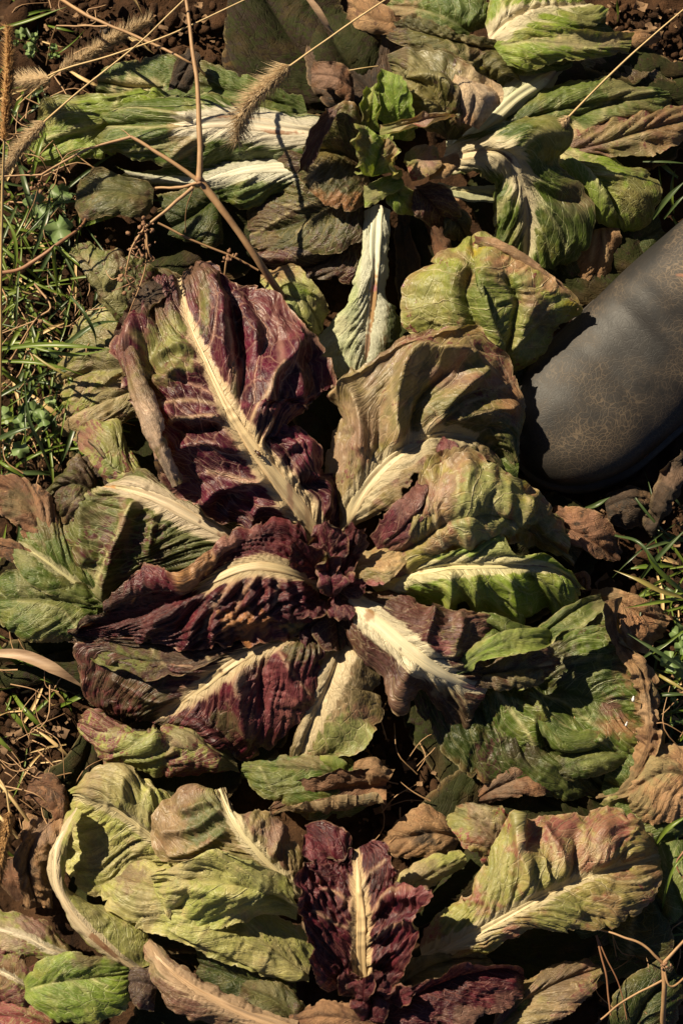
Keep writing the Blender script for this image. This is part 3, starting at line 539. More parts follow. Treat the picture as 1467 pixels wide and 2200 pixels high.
leaf(T, 'lime', [(815, 350, 96), (822, 320, 112), (812, 290, 118)], [(795, 345), (788, 315), (800, 290)], [(850, 345), (858, 318), (835, 290)], curl=([(160, .3, .1, 1)], [(160, .3, .1, 1)]), N=3, quilt=.5, ruf=0, crum=.4, big=1, spots=[(840, 315, 22, A([.38, .22, .13]), .85)])
leaf(T, 'lime', [(860, 300, 70), (850, 240, 100), (845, 190, 112), (850, 160, 112)], [(835, 300), (818, 240), (818, 180), (830, 155)], [(890, 300), (895, 250), (880, 200), (865, 165)], curl=([(140, .45, .1, 1)], [(100, .5, .1, 1)]), N=4, quilt=1.2, ruf=1, crum=.7, big=2, bulge=(8, 8), spots=[(850, 220, 70, A([.13, .22, .03]), .7)])
leaf(T, 'lime', [(790, 280, 80), (800, 230, 96), (806, 180, 96)], [(770, 275), (765, 240), (790, 185)], [(820, 280), (835, 230), (825, 180)], curl=([(120, .4, .1, 1)], [(130, .4, .1, 1)]), N=4, quilt=1, ruf=1, crum=.8, spots=[(780, 250, 22, A([.14, .08, .06]), .7)], bulge=(6, 6))
leaf(T, 'pink', [(815, 285, 104), (870, 268, 112), (930, 252, 112), (975, 248, 102)], [(820, 270), (870, 252), (930, 238), (975, 240)], [(820, 300), (880, 288), (935, 275), (980, 265)], curl=([(110, .4, 0, 1)], [(110, .4, 0, 1)]), N=4, quilt=.8, ruf=1, crum=.8, big=2, spots=[(925, 255, 40, A([.30, .20, .19]), .8), (850, 275, 36, A([.32, .30, .16]), .7), (820, 285, 24, A([.16, .20, .05]), .7)], bulge=(7, 7))
leaf(T, 'pink', [(875, 360, 84), (905, 345, 96), (945, 345, 96)], [(868, 345), (895, 322), (930, 325), (942, 335)], [(885, 388), (910, 385), (935, 368), (950, 355)], curl=([(90, .5, 0, 1)], None), N=3, quilt=.8, ruf=1, big=2, crum=1, spots=[(915, 345, 32, A([.30, .18, .17]), .7), (885, 340, 20, A([.16, .2, .05]), .7)], bulge=(6, 6))
leaf(T, 'tan', [(925, 372, 88), (955, 360, 94), (990, 345, 90)], [(930, 352), (960, 345), (988, 338)], [(925, 388), (960, 380), (985, 360)], N=3, quilt=1, crum=1, big=2, ruf=1, spots=[(950, 365, 30, A([.40, .26, .13]), .8)], curl=([(90, .4, 0, 1)], None))
leaf(T, 'lime', [(780, 420, 84), (820, 400, 92), (860, 380, 90)], [(775, 395), (815, 375), (858, 372)], [(785, 445), (825, 430), (862, 395)], N=4, quilt=.8, ruf=1, crum=.8, spots=[(790, 415, 30, A([.16, .13, .08]), .7)], bulge=(5, 5))
leaf(T, 'lime', [(850, 410, 80), (865, 430, 80), (890, 455, 66)], [(860, 395), (895, 410), (900, 450)], [(830, 425), (850, 455), (888, 462)], N=3, quilt=1, ruf=1, crum=.8, spots=[(890, 440, 20, A([.30, .20, .14]), .7)])
leaf(T, 'dull', [(890, 400, 74), (930, 440, 72), (960, 480, 52)], [(920, 385), (970, 420), (985, 480)], [(885, 430), (900, 470), (940, 492)], N=5, quilt=2, ruf=3, crum=1.5, edge=.4)
leaf(T, 'olive', [(960, 460, 60), (985, 480, 58), (1000, 510, 44)], [(975, 450), (1003, 470), (1006, 505)], [(955, 480), (965, 510), (990, 525)], N=3, ruf=2)
# crumpled olive leaf crowning the green head
leaf(T, 'olive', [(960, 300, 70), (950, 240, 94), (920, 190, 102), (860, 150, 92), (838, 140, 84)], [(990, 300, 60), (1020, 250, 78), (1062, 205, 92), (1010, 165, 100), (960, 130, 96), (880, 108, 90), (840, 125, 84)], [(940, 290), (900, 255, 92), (870, 215, 92), (850, 180, 86), (834, 150, 80)], N=6, quilt=3.5, crum=3, big=4, bulge=(12, 8),
     spots=[(1034, 210, (34, 60), A([.56, .42, .29]), .98), (1000, 175, 30, A([.50, .40, .27]), .95), (1015, 250, 34, A([.38, .22, .14]), .9), (900, 200, 70, A([.19, .17, .06]), .8), (920, 140, 44, A([.25, .23, .12]), .7), (870, 170, 40, A([.17, .15, .06]), .7)], ridges=[([(870, 160), (930, 165), (975, 200), (985, 260)], 7, 8), ([(900, 140), (950, 150), (1000, 190)], -5, 9)], veins=[[(850, 150), (900, 205), (960, 240)], [(900, 205), (900, 180)], [(940, 230), (945, 200)]], edge=.5, curl=([(90, .75, .1, .95)], [(70, .7, .1, .9)]))
leaf(T, 'tan', [(978, 158, 108), (1018, 196, 112), (1008, 268, 98)], [(1000, 158, 102), (1064, 206, 100), (1026, 274, 90)], [(962, 176, 104), (984, 214, 104), (986, 262, 94)], N=7, quilt=1.2, crum=2, ruf=2, pleat=1.6, mot=.2, e=(-4, -4), spots=[(1015, 205, (70, 80), A([.58, .45, .32]), .95), (1000, 262, 30, A([.40, .22, .13]), .8), (1052, 205, 16, A([.62, .52, .40]), .8)])
leaf(T, 'olive', [(1090, 110, 56), (1010, 95, 62), (930, 75, 60), (870, 60, 50), (835, 60, 40)], [(1110, 85), (1050, 80), (970, 55), (900, 38), (840, 45)], [(1118, 180, 50), (1080, 160), (1050, 180, 46), (1010, 165), (950, 130), (880, 105), (835, 80)], N=9, quilt=4, crum=3.2, big=5, ruf=6, spots=[(1070, 150, (60, 40), A([.17, .16, .06]), .7), (1000, 150, (50, 16), YEL * .7, .7), (930, 90, 60, A([.12, .12, .04]), .6)], edge=.6, veins=[[(1100, 110), (1000, 85), (880, 60)], [(1000, 90), (1010, 150)], [(950, 75), (980, 110)]])
leaf(T, 'brown', [(760, 190, 50), (720, 165, 60), (670, 160, 52)], [(760, 165), (720, 145), (680, 142), (662, 155)], [(760, 230), (740, 215), (700, 190), (672, 180)], N=4, quilt=2, crum=2.5, spots=[(700, 165, 40, A([.26, .16, .12]), .8)], curl=([(100, .5, .1, 1)], None))
# ================================================================== top right lettuce
leaf(U_, 'green', [(1010, 70, 50), (960, 40, 56), (900, 20, 50), (830, 10, 40)], [(1000, 90), (940, 75), (880, 50), (830, 30)], [(1060, 55), (1050, 0), (960, -30), (850, -20)], N=6, quilt=2, big=3, spots=[(870, 30, 44, A([.33, .22, .13]), .8), (990, 20, 60, A([.085, .13, .035]), .7)], veins=[[(990, 55), (930, 30), (840, 20)]])
leaf(U_, 'tan', [(850, 50, 46), (800, 40, 44), (750, 10, 34)], [(840, 20), (790, 0), (740, -20)], [(850, 70), (800, 70), (740, 40)], N=5)
leaf(U_, 'lime', [(1050, 85, 58), (1090, 50, 62), (1150, 25, 58), (1260, 10, 46)], [(1040, 50), (1050, 10), (1090, -30), (1200, -50)], [(1070, 110), (1130, 80), (1220, 70), (1290, 50), (1310, 20)], N=5, quilt=3, ribw=(44, 42, 20, 6), fringe=26, ribcol=(.58, .50, .34), spots=[(1260, 40, 50, A([.20, .17, .08]), .7)], veins=[[(1120, 45), (1200, 20), (1270, 15)], [(1090, 50), (1080, 0)]], ridges=[([(1110, 50), (1190, 25)], 5, 9)])
leaf(U_, 'green', [(1060, 95, 58), (1130, 70, 62), (1210, 60, 58), (1300, 50, 44)], [(1070, 60), (1140, 40), (1230, 20), (1300, 20)], [(1080, 110), (1160, 90), (1250, 90), (1330, 80)], N=6, quilt=3, crum=2.5)
leaf(U_, 'lime', [(1060, 100, 64), (1130, 90, 70), (1210, 95, 70), (1290, 100, 62), (1355, 95, 48)], [(1070, 80), (1140, 64), (1220, 72), (1300, 78), (1358, 80)], [(1090, 140), (1140, 150), (1200, 130), (1280, 122), (1345, 112)], N=5, quilt=2.5, big=3, curl=([(110, .4, .3, 1)], [(60, .6, .4, 1)]), spots=[(1250, 90, (90, 18), A([.36, .30, .17]), .8), (1150, 75, (50, 14), CREAM, .8), (1320, 90, 40, A([.24, .18, .12]), .7)], bulge=(6, 8), veins=[[(1080, 95), (1170, 90), (1280, 105)]])
leaf(U_, 'green', [(1090, 110, 48), (1140, 130, 52), (1190, 140, 44), (1230, 130, 36)], [(1120, 100), (1180, 110), (1240, 115)], [(1080, 140), (1120, 160), (1180, 158), (1228, 142)], N=6, quilt=3.5)
# ================================================================== LEFT of the rosette
leaf(C, 'pgreen', [(320, 700, 30), (250, 650, 40), (200, 590, 42), (160, 525, 26)], [(270, 700), (210, 640), (165, 590), (155, 540)], [(370, 620), (310, 560), (230, 540), (190, 520)], N=5, quilt=3, crum=2, curl=([(110, .45, .1, .95)], None), spots=[(240, 620, (50, 60), A([.26, .24, .12]), .7), (185, 570, 40, A([.27, .22, .13]), .7), (210, 540, 24, A([.16, .18, .06]), .6)], ridges=[([(170, 575), (220, 620), (280, 680)], 9, 20)])
leaf(C, 'pgreen', [(380, 640, 34), (320, 620, 40), (280, 650, 30)], [(390, 590), (330, 582), (280, 600), (268, 640)], [(380, 690), (320, 700), (285, 680)], N=4, spots=[(310, 620, 50, A([.25, .22, .13]), .6)])
leaf(C, 'mottled', [(380, 760, 26), (270, 790, 32), (190, 800, 28), (130, 830, 16)], [(360, 660), (260, 650), (180, 680), (135, 760), (120, 810)], [(330, 880), (240, 880), (180, 900), (135, 870)], N=6, quilt=3, spots=[(200, 740, 80, A([.13, .12, .06]), .7), (250, 800, 60, A([.24, .20, .13]), .6), (160, 810, 50, A([.19, .13, .08]), .6)], mot=.45)
leaf(C, 'tanp', [(340, 810, 36), (260, 850, 40), (180, 880, 34), (118, 915, 18)], [(300, 770), (240, 820), (190, 850), (125, 890)], [(340, 880), (260, 910), (190, 930), (150, 935), (122, 925)], N=5, quilt=2, spots=[(220, 870, 70, A([.24, .21, .09]), .7), (140, 910, 40, A([.26, .19, .10]), .6)], curl=([(60, .6, .1, .9)], None), veins=[[(330, 830), (240, 860), (150, 900)], [(240, 860), (220, 880)]], edge=.5)
leaf(C, 'mottled', [(330, 1060, 48), (250, 1010, 52), (210, 960, 50), (165, 925, 36)], [(300, 1000), (270, 940), (255, 905), (205, 903), (162, 915)], [(300, 1060), (230, 1030), (190, 980), (160, 945)], N=4, quilt=1.6, crum=1.2, bulge=(5, 6), spots=[(185, 945, (36, 30), A([.24, .09, .09]), .85), (250, 945, 40, A([.24, .24, .10]), .7), (245, 1000, 28, A([.13, .17, .05]), .7)], veins=[[(270, 1030), (230, 985), (205, 955)]], ridges=[([(275, 1035), (230, 985), (200, 950)], 6, 9)], curl=(None, [(80, .6, .2, 1)]))
# ================================================================== CENTRE: red rosette, outer leaves
leaf(C, 'pgreen', [(640, 1225, 40), (540, 1175, 52), (450, 1128, 60), (360, 1080, 64), (280, 1052, 62), (225, 1045, 56)], [(600, 1150), (500, 1115), (420, 1085), (350, 1030), (290, 1010), (235, 1035)], [(600, 1260, 30), (500, 1240, 26), (420, 1240, 24), (330, 1260, 22), (240, 1290, 24), (185, 1310, 28), (155, 1220, 40), (140, 1120, 44), (170, 1060, 50)],
     ribw=(28, 40, 50, 54, 44, 20), fringe=26, ribcol=(.60, .49, .35), N=12, sweep=.35, quilt=(2, 4), bulge=(3, 8), spots=[(190, 1260, 50, A([.28, .26, .13]), .8), (270, 1130, (16, 70), A([.24, .13, .10]), .7), (180, 1110, 50, A([.11, .12, .045]), .7), (520, 1150, 40, DKB, .5), (420, 1200, 90, A([.095, .105, .035]), .6)],
     ribspots=[(240, 1040, 18, A([.40, .20, .07]), .9), (500, 1150, (50, 9), A([.2, .09, .06]), .7), (430, 1120, 5, DKB, .8)], ridges=[([(290, 1085), (255, 1160), (225, 1270)], 12, 14), ([(330, 1110), (320, 1180)], 5, 8), ([(180, 1080), (190, 1200)], 7, 16)], veins=[[(300, 1075), (265, 1120), (240, 1180), (210, 1260)], [(345, 1095), (325, 1150)], [(260, 1045), (190, 1060), (150, 1080)]])
leaf(C, 'olive', [(210, 1060, 46), (165, 1040, 52), (125, 1050, 40), (110, 1080, 30)], [(215, 1000), (170, 985), (125, 1020), (105, 1060)], [(200, 1110), (160, 1120), (130, 1110), (112, 1090)], N=7, quilt=4, crum=4, ruf=6, edge=.7, mot=.5)
# mottled rolled leaf under the left side
leaf(C, 'deep', [(640, 1372, 56), (560, 1392, 60), (490, 1432, 58), (430, 1480, 48), (360, 1530, 34), (320, 1550, 24)], [(600, 1350), (480, 1370), (340, 1370), (180, 1370), (170, 1430), (185, 1500), (250, 1540)], [(690, 1360), (690, 1430), (660, 1510, 44), (605, 1585, 34), (525, 1632, 20), (480, 1605), (400, 1570)],
     ribw=(30, 40, 42, 30, 16, 6), fringe=26, fend=.98, ribcol=(.48, .38, .22), ribspots=[(475, 1440, 7, DKB, .9)], N=10, sweep=.55, quilt=(5, 2.6), bulge=(2, 8), crum=2.5, spots=[(590, 1500, (80, 90), A([.17, .045, .055]), .9), (520, 1450, (18, 50), A([.38, .28, .20]), .8), (620, 1540, (30, 60), A([.25, .10, .09]), .7), (560, 1585, 50, A([.09, .02, .03]), .7), (280, 1440, 120, A([.060, .050, .024]), .8), (340, 1520, 60, A([.075, .07, .03]), .7), (490, 1550, 40, A([.09, .085, .035]), .7), (640, 1390, 40, A([.13, .13, .05]), .7)],
     veins=[[(480, 1440), (380, 1420), (320, 1410)], [(440, 1470), (340, 1480), (280, 1470)], [(420, 1500), (320, 1500), (270, 1480)], [(560, 1420), (545, 1500), (540, 1590)], [(600, 1400), (640, 1460), (660, 1480)]], ridges=[([(470, 1450), (370, 1430), (250, 1420)], 8, 14), ([(440, 1485), (340, 1500), (250, 1460)], 8, 14), ([(520, 1430), (515, 1500), (530, 1570)], 12, 16), ([(560, 1430), (560, 1520)], -6, 12), ([(610, 1420), (640, 1490)], 6, 16)])
leaf(C, 'mottled', [(510, 1640, 26), (420, 1610, 40), (330, 1590, 44), (250, 1575, 40), (185, 1545, 30)], [(480, 1590), (430, 1565), (360, 1558), (320, 1590), (250, 1550), (200, 1530), (175, 1540)], [(520, 1655), (450, 1660), (380, 1664), (300, 1655), (220, 1645), (190, 1590), (178, 1555)], N=7, quilt=5, crum=4.5, big=6, mot=.53, bulge=(5, 12), spots=[(300, 1620, 60, A([.26, .28, .11]), .6), (400, 1590, (60, 30), A([.27, .20, .15]), .6), (500, 1630, 40, A([.10, .075, .05]), .8)], ridges=[([(200, 1545), (290, 1600), (330, 1600)], 8, 16), ([(330, 1600), (400, 1600), (460, 1640)], 9, 18)])
# green-tan leaf pointing straight down
leaf(C, 'tanp', [(745, 1365, 44), (722, 1430, 52), (695, 1500, 48), (655, 1590, 34), (640, 1640, 24)], [(700, 1370), (680, 1440), (650, 1530), (630, 1600), (625, 1640)], [(775, 1385), (808, 1430, 52), (810, 1470, 44), (800, 1490), (822, 1500, 46), (800, 1560), (770, 1610), (690, 1645)], ribw=(52, 56, 48, 28, 12), fringe=20, ribh=.3, e=(2, -6), pleat=.7, ribcol=(.58, .47, .29), N=6, quilt=.5, mot=.34, spots=[(770, 1470, 60, A([.15, .12, .065]), .75), (720, 1590, 70, A([.19, .22, .07]), .8), (770, 1570, (50, 40), A([.24, .27, .10]), .8), (760, 1420, 40, A([.16, .13, .07]), .6)], ribspots=[(716, 1425, 7, DKB, .95), (698, 1468, 6, DKB, .9), (705, 1480, (6, 40), A([.3, .17, .08]), .6)], curl=(None, [(75, .6, .55, 1)]), edge=.15, veins=[[(730, 1440), (780, 1470), (815, 1500)], [(700, 1510), (720, 1570)]])
# bright ribbed leaf to the lower right with its big shaded blade
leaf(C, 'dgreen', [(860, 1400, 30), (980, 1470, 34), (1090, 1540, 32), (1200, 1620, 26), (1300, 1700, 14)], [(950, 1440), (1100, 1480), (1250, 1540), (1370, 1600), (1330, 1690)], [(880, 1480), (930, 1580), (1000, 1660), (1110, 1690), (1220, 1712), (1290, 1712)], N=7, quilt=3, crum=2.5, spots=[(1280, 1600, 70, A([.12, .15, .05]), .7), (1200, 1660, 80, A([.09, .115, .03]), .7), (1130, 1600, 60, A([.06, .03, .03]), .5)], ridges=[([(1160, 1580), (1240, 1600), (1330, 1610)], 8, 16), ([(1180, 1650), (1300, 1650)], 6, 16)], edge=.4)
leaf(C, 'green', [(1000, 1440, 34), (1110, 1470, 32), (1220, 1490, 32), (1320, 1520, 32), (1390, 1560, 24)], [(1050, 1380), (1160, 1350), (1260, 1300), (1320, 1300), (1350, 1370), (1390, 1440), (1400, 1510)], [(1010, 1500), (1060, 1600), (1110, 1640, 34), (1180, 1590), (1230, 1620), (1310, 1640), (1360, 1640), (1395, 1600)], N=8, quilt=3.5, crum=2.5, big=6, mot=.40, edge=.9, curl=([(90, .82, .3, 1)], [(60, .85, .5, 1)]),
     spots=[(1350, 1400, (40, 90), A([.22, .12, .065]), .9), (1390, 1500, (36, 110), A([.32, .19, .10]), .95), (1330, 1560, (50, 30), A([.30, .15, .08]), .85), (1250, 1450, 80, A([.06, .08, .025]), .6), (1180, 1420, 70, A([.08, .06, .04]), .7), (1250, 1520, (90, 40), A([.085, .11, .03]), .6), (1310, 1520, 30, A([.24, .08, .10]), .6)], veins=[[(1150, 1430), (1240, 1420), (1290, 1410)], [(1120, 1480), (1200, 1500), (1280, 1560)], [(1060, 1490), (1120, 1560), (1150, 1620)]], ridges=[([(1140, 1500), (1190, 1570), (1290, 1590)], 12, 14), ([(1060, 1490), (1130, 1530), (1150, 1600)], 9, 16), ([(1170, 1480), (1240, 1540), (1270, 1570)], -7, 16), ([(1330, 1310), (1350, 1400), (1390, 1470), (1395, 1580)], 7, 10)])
leaf(C, 'dull', [(752, 1286, 72), (800, 1330, 80), (860, 1385, 84), (920, 1430, 82), (980, 1465, 72), (1045, 1485, 56)], [(790, 1262, 62), (870, 1282, 66), (945, 1310, 72), (1010, 1310, 76), (1062, 1325, 70), (1060, 1380, 66), (1060, 1440, 58)], [(735, 1340, 46), (775, 1410, 54), (830, 1455, 60), (858, 1530, 62), (905, 1485, 62), (965, 1570, 36), (1000, 1600, 28), (1010, 1540, 40)],
     ribw=(44, 56, 60, 52, 30, 8), fringe=16, ribcol=(.62, .55, .38), ribspots=[(795, 1320, (13, 20), A([.24, .12, .04]), .9), (1020, 1478, (40, 14), A([.40, .15, .16]), .7), (860, 1395, 4, DKB, .8)], ribstreak=.10, N=7, sweep=.4, quilt=3, e=(-2, -4), bulge=(3, 5), spots=[(880, 1310, 60, A([.13, .055, .05]), .8), (1000, 1350, 50, A([.15, .075, .065]), .8), (810, 1430, 50, A([.11, .05, .045]), .8), (940, 1390, 24, A([.26, .09, .10]), .7), (855, 1490, 40, A([.20, .12, .085]), .7), (980, 1560, 60, A([.07, .045, .025]), .8), (960, 1480, (36, 26), CREAM * .8, .7)], ridges=[([(940, 1310), (915, 1380), (925, 1400)], 10, 11), ([(990, 1330), (970, 1400)], 8, 14), ([(858, 1535), (860, 1480), (880, 1440)], 7, 16), ([(960, 1480), (985, 1560)], -6, 16)], veins=[[(940, 1420), (990, 1390), (1010, 1340)], [(960, 1440), (1030, 1400)], [(960, 1470), (990, 1530)], [(985, 1475), (1010, 1540)]])
# fold-over strips of the shaded blade
leaf(C, 'lime', [(960, 1450, 70), (1020, 1410, 84), (1080, 1380, 88), (1140, 1370, 84), (1195, 1368, 66)], [(960, 1435), (1020, 1385), (1090, 1355), (1150, 1350), (1198, 1362)], [(970, 1460), (1030, 1430), (1090, 1405), (1150, 1395), (1196, 1376)], N=4, quilt=1, crum=1, big=2, ruf=2, bulge=(4, 4), curl=(None, [(100, .4, .2, 1)]), spots=[(1120, 1375, 60, A([.20, .24, .06]), .7), (1000, 1420, 40, A([.14, .17, .06]), .6)])
leaf(C, 'green', [(1060, 1345, 66), (1100, 1370, 64), (1150, 1380, 56)], [(1000, 1310, 70), (1080, 1325, 70), (1150, 1355)], [(1000, 1400), (1060, 1385), (1140, 1392)], N=3, quilt=1.2, spots=[(1090, 1350, 60, A([.11, .14, .04]), .6)])
leaf(C, 'green', [(1150, 1370, 66), (1200, 1335, 76), (1250, 1300, 74), (1290, 1285, 58)], [(1150, 1355), (1190, 1320), (1240, 1288), (1285, 1275)], [(1170, 1385), (1230, 1360), (1280, 1330), (1300, 1295)], N=3, quilt=1, crum=1.2, big=2, ruf=2, bulge=(5, 5), curl=(None, [(100, .5, .1, 1)]), spots=[(1240, 1310, 60, A([.14, .15, .05]), .6), (1290, 1300, 24, A([.25, .22, .11]), .8)], veins=[[(1165, 1385), (1230, 1358), (1285, 1310)]])
leaf(C, 'dull', [(1000, 1455, 60), (1070, 1445, 66), (1140, 1435, 62), (1195, 1430, 44)], [(1010, 1440), (1080, 1415), (1150, 1400), (1200, 1415)], [(1010, 1470), (1070, 1475), (1140, 1480), (1190, 1450)], N=5, quilt=4, crum=3.5, ruf=4, spots=[(1120, 1460, 50, A([.20, .20, .09]), .6), (1070, 1440, 60, A([.12, .10, .05]), .6)], veins=[[(1000, 1460), (1070, 1450), (1180, 1425)]])
leaf(C, 'tan', [(1312, 1288, 62), (1325, 1370, 48), (1374, 1440, 44), (1394, 1530, 44), (1390, 1610, 42), (1345, 1690, 32), (1280, 1716, 22)], [(1290, 1292), (1312, 1374), (1352, 1450), (1382, 1532), (1372, 1600), (1336, 1680), (1276, 1704)], [(1338, 1282), (1340, 1368), (1396, 1434), (1406, 1530), (1408, 1616), (1354, 1700), (1284, 1724)], N=9, quilt=2, crum=6, ruf=8, big=7, pleat=2, bulge=(3, 3), e=(-3, -3), curl=([(50, .3, 0, .4), (-60, .3, .5, 1)], [(-80, .3, 0, .5), (60, .4, .6, 1)]), mot=.42, spots=[(1320, 1350, 40, A([.12, .06, .035]), .8), (1395, 1520, 40, A([.42, .28, .17]), .8), (1330, 1690, 60, A([.22, .17, .085]), .8)])
leaf(C, 'green', [(1130, 1480, 40), (1165, 1550, 50), (1220, 1598, 52), (1300, 1592, 44)], [(1145, 1470), (1185, 1535), (1235, 1570), (1302, 1572)], [(1118, 1490), (1142, 1565), (1205, 1622), (1300, 1610)], N=4, quilt=.8, crum=1, ruf=2, pleat=1, e=(-6, -8), bulge=(4, 4), curl=(None, [(-80, .4, .1, 1)]), spots=[(1260, 1590, (50, 30), A([.17, .21, .05]), .7), (1300, 1585, 30, A([.26, .14, .075]), .7)])
leaf(C, 'green', [(1170, 1660, 30), (1230, 1640, 42), (1300, 1625, 42), (1350, 1620, 32)], [(1170, 1640), (1230, 1615), (1300, 1605), (1350, 1605)], [(1175, 1690), (1240, 1672), (1310, 1655), (1352, 1640)], N=5, quilt=2, crum=2, ruf=2, e=(-6, -8), spots=[(1290, 1630, (50, 20), A([.20, .22, .07]), .7), (1200, 1660, 40, A([.055, .03, .03]), .6)])
# right-hand green leaf with the long horizontal rib
leaf(C, 'lime', [(800, 1262, 58), (860, 1238, 70), (950, 1218, 80), (1050, 1214, 84), (1150, 1214, 78), (1210, 1232, 64), (1245, 1265, 46)], [(820, 1235), (880, 1208), (950, 1190, 92), (1030, 1165, 96), (1075, 1150, 94), (1105, 1188, 92), (1170, 1190, 86), (1225, 1222, 70), (1250, 1262)], [(820, 1285, 46), (890, 1285, 46), (960, 1308, 46), (1010, 1312, 44), (1060, 1335, 36), (1120, 1355, 28), (1150, 1320, 34), (1190, 1325, 30), (1240, 1290, 36)],
     ribw=(34, 42, 44, 38, 28, 16, 6), fringe=12, ribcol=(.56, .50, .28), ribspots=[(985, 1240, 8, A([.14, .05, .04]), .95), (905, 1225, 9, A([.28, .17, .07]), .8), (1150, 1218, (40, 6), A([.24, .10, .06]), .8), (1220, 1238, (20, 10), A([.2, .09, .06]), .8), (1100, 1205, 4, DKB, .9)], ribstreak=.25, N=9, sweep=.15, quilt=5, bulge=(2, 16), crum=1.2, edge=.05, mot=.18, ridges=[([(970, 1240), (965, 1300)], 9, 15), ([(1020, 1245), (1025, 1310)], 6, 12), ([(1090, 1245), (1120, 1340)], 8, 15), ([(1150, 1240), (1170, 1320)], -10, 14), ([(1200, 1250), (1225, 1290)], 5, 9)], spots=[(1000, 1280, 60, A([.24, .28, .08]), .7), (1190, 1280, (30, 40), A([.09, .12, .03]), .7), (1080, 1180, (60, 22), A([.33, .33, .14]), .7), (860, 1255, 30, A([.28, .23, .06]), .6)])
# small bits behind
leaf(C, 'olive', [(1130, 1130, 40), (1190, 1150, 44), (1240, 1200, 34)], [(1150, 1090), (1200, 1110), (1255, 1170)], [(1120, 1160), (1180, 1180), (1235, 1215)], N=6, quilt=4, crum=3, spots=[(1200, 1150, 50, A([.10, .11, .04]), .7)])
# pale arched leaf on the right
leaf(C, 'pink', [(760, 1222, 56), (830, 1200, 68), (900, 1165, 88), (970, 1120, 104), (1050, 1105, 106), (1130, 1130, 84), (1225, 1195, 48)], [(770, 1190), (840, 1150), (890, 1090, 96), (930, 1005, 96), (985, 976, 96), (1040, 1003, 96), (1095, 1040, 88), (1140, 1062, 78), (1200, 1140, 56)], [(790, 1255, 56), (845, 1255, 60), (900, 1222, 70), (960, 1192, 76), (1030, 1166, 78), (1110, 1160, 70), (1170, 1178, 58), (1235, 1212, 44)],
     N=8, sweep=.12, quilt=3.2, bulge=(14, 10), crum=1.6, mot=.30, edge=.15, ruf=4, spots=[(1030, 1080, 90, A([.24, .27, .10]), .85), (950, 1060, (36, 60), A([.30, .17, .13]), .75), (860, 1170, (36, 60), A([.22, .08, .09]), .8), (905, 1200, (50, 30), A([.27, .25, .05]), .8), (900, 1120, 30, A([.22, .20, .09]), .6), (1140, 1110, (60, 50), A([.20, .20, .08]), .7), (985, 1000, 30, A([.28, .18, .12]), .7), (1170, 1160, 40, A([.11, .12, .04]), .7)],
     veins=[[(1000, 1185), (985, 1090), (975, 1000)], [(1005, 1185), (1020, 1080), (1015, 1020)], [(1010, 1180), (1060, 1100), (1065, 1040)], [(960, 1190), (930, 1110), (915, 1060)], [(1040, 1165), (1110, 1110), (1120, 1070)]], ridges=[([(1000, 1185), (1010, 1090), (1000, 1000)], 7, 18), ([(1030, 1170), (1080, 1100), (1080, 1050)], 5, 14), ([(1090, 1150), (1130, 1090)], 7, 12), ([(1130, 1155), (1170, 1110)], -5, 10)], curl=([(70, .8, .3, .9)], [(50, .8, .3, .9)]))
leaf(C, 'tanp', [(750, 1218, 70), (800, 1208, 78), (850, 1196, 80), (885, 1178, 76)], [(760, 1180), (810, 1180), (860, 1165), (890, 1150)], [(770, 1245), (810, 1262), (845, 1245), (882, 1200)], N=3, quilt=0, ruf=2, crum=.5, big=1.5, mot=.12, bulge=(1, 2), spots=[(830, 1205, (70, 34), A([.48, .33, .17]), .95), (800, 1210, (50, 10), A([.30, .16, .07]), .6), (800, 1258, (50, 12), A([.32, .09, .11]), .9), (845, 1172, (40, 10), A([.25, .08, .09]), .8)], edge=0)
leaf(C, 'purple', [(810, 1180, 72), (860, 1130, 92), (905, 1080, 100), (925, 1040, 92)], [(790, 1150), (830, 1100, 98), (870, 1065, 104), (915, 1030)], [(840, 1185), (885, 1150), (910, 1110), (930, 1060)], N=4, quilt=3, crum=2, mot=.3, spots=[(880, 1080, 40, A([.20, .09, .08]), .8), (850, 1150, 30, A([.14, .04, .05]), .7)], ridges=[([(830, 1160), (870, 1110), (910, 1060)], 6, 9)])
leaf(C, 'purple', [(975, 1020, 80), (970, 980, 100), (965, 945, 96)], [(935, 1010), (942, 965), (955, 945)], [(1000, 1010), (998, 970), (985, 950)], N=3, quilt=1.5, crum=1.5, spots=[(970, 970, 30, A([.22, .09, .09]), .8)], curl=([(80, .5, 0, 1)], None))
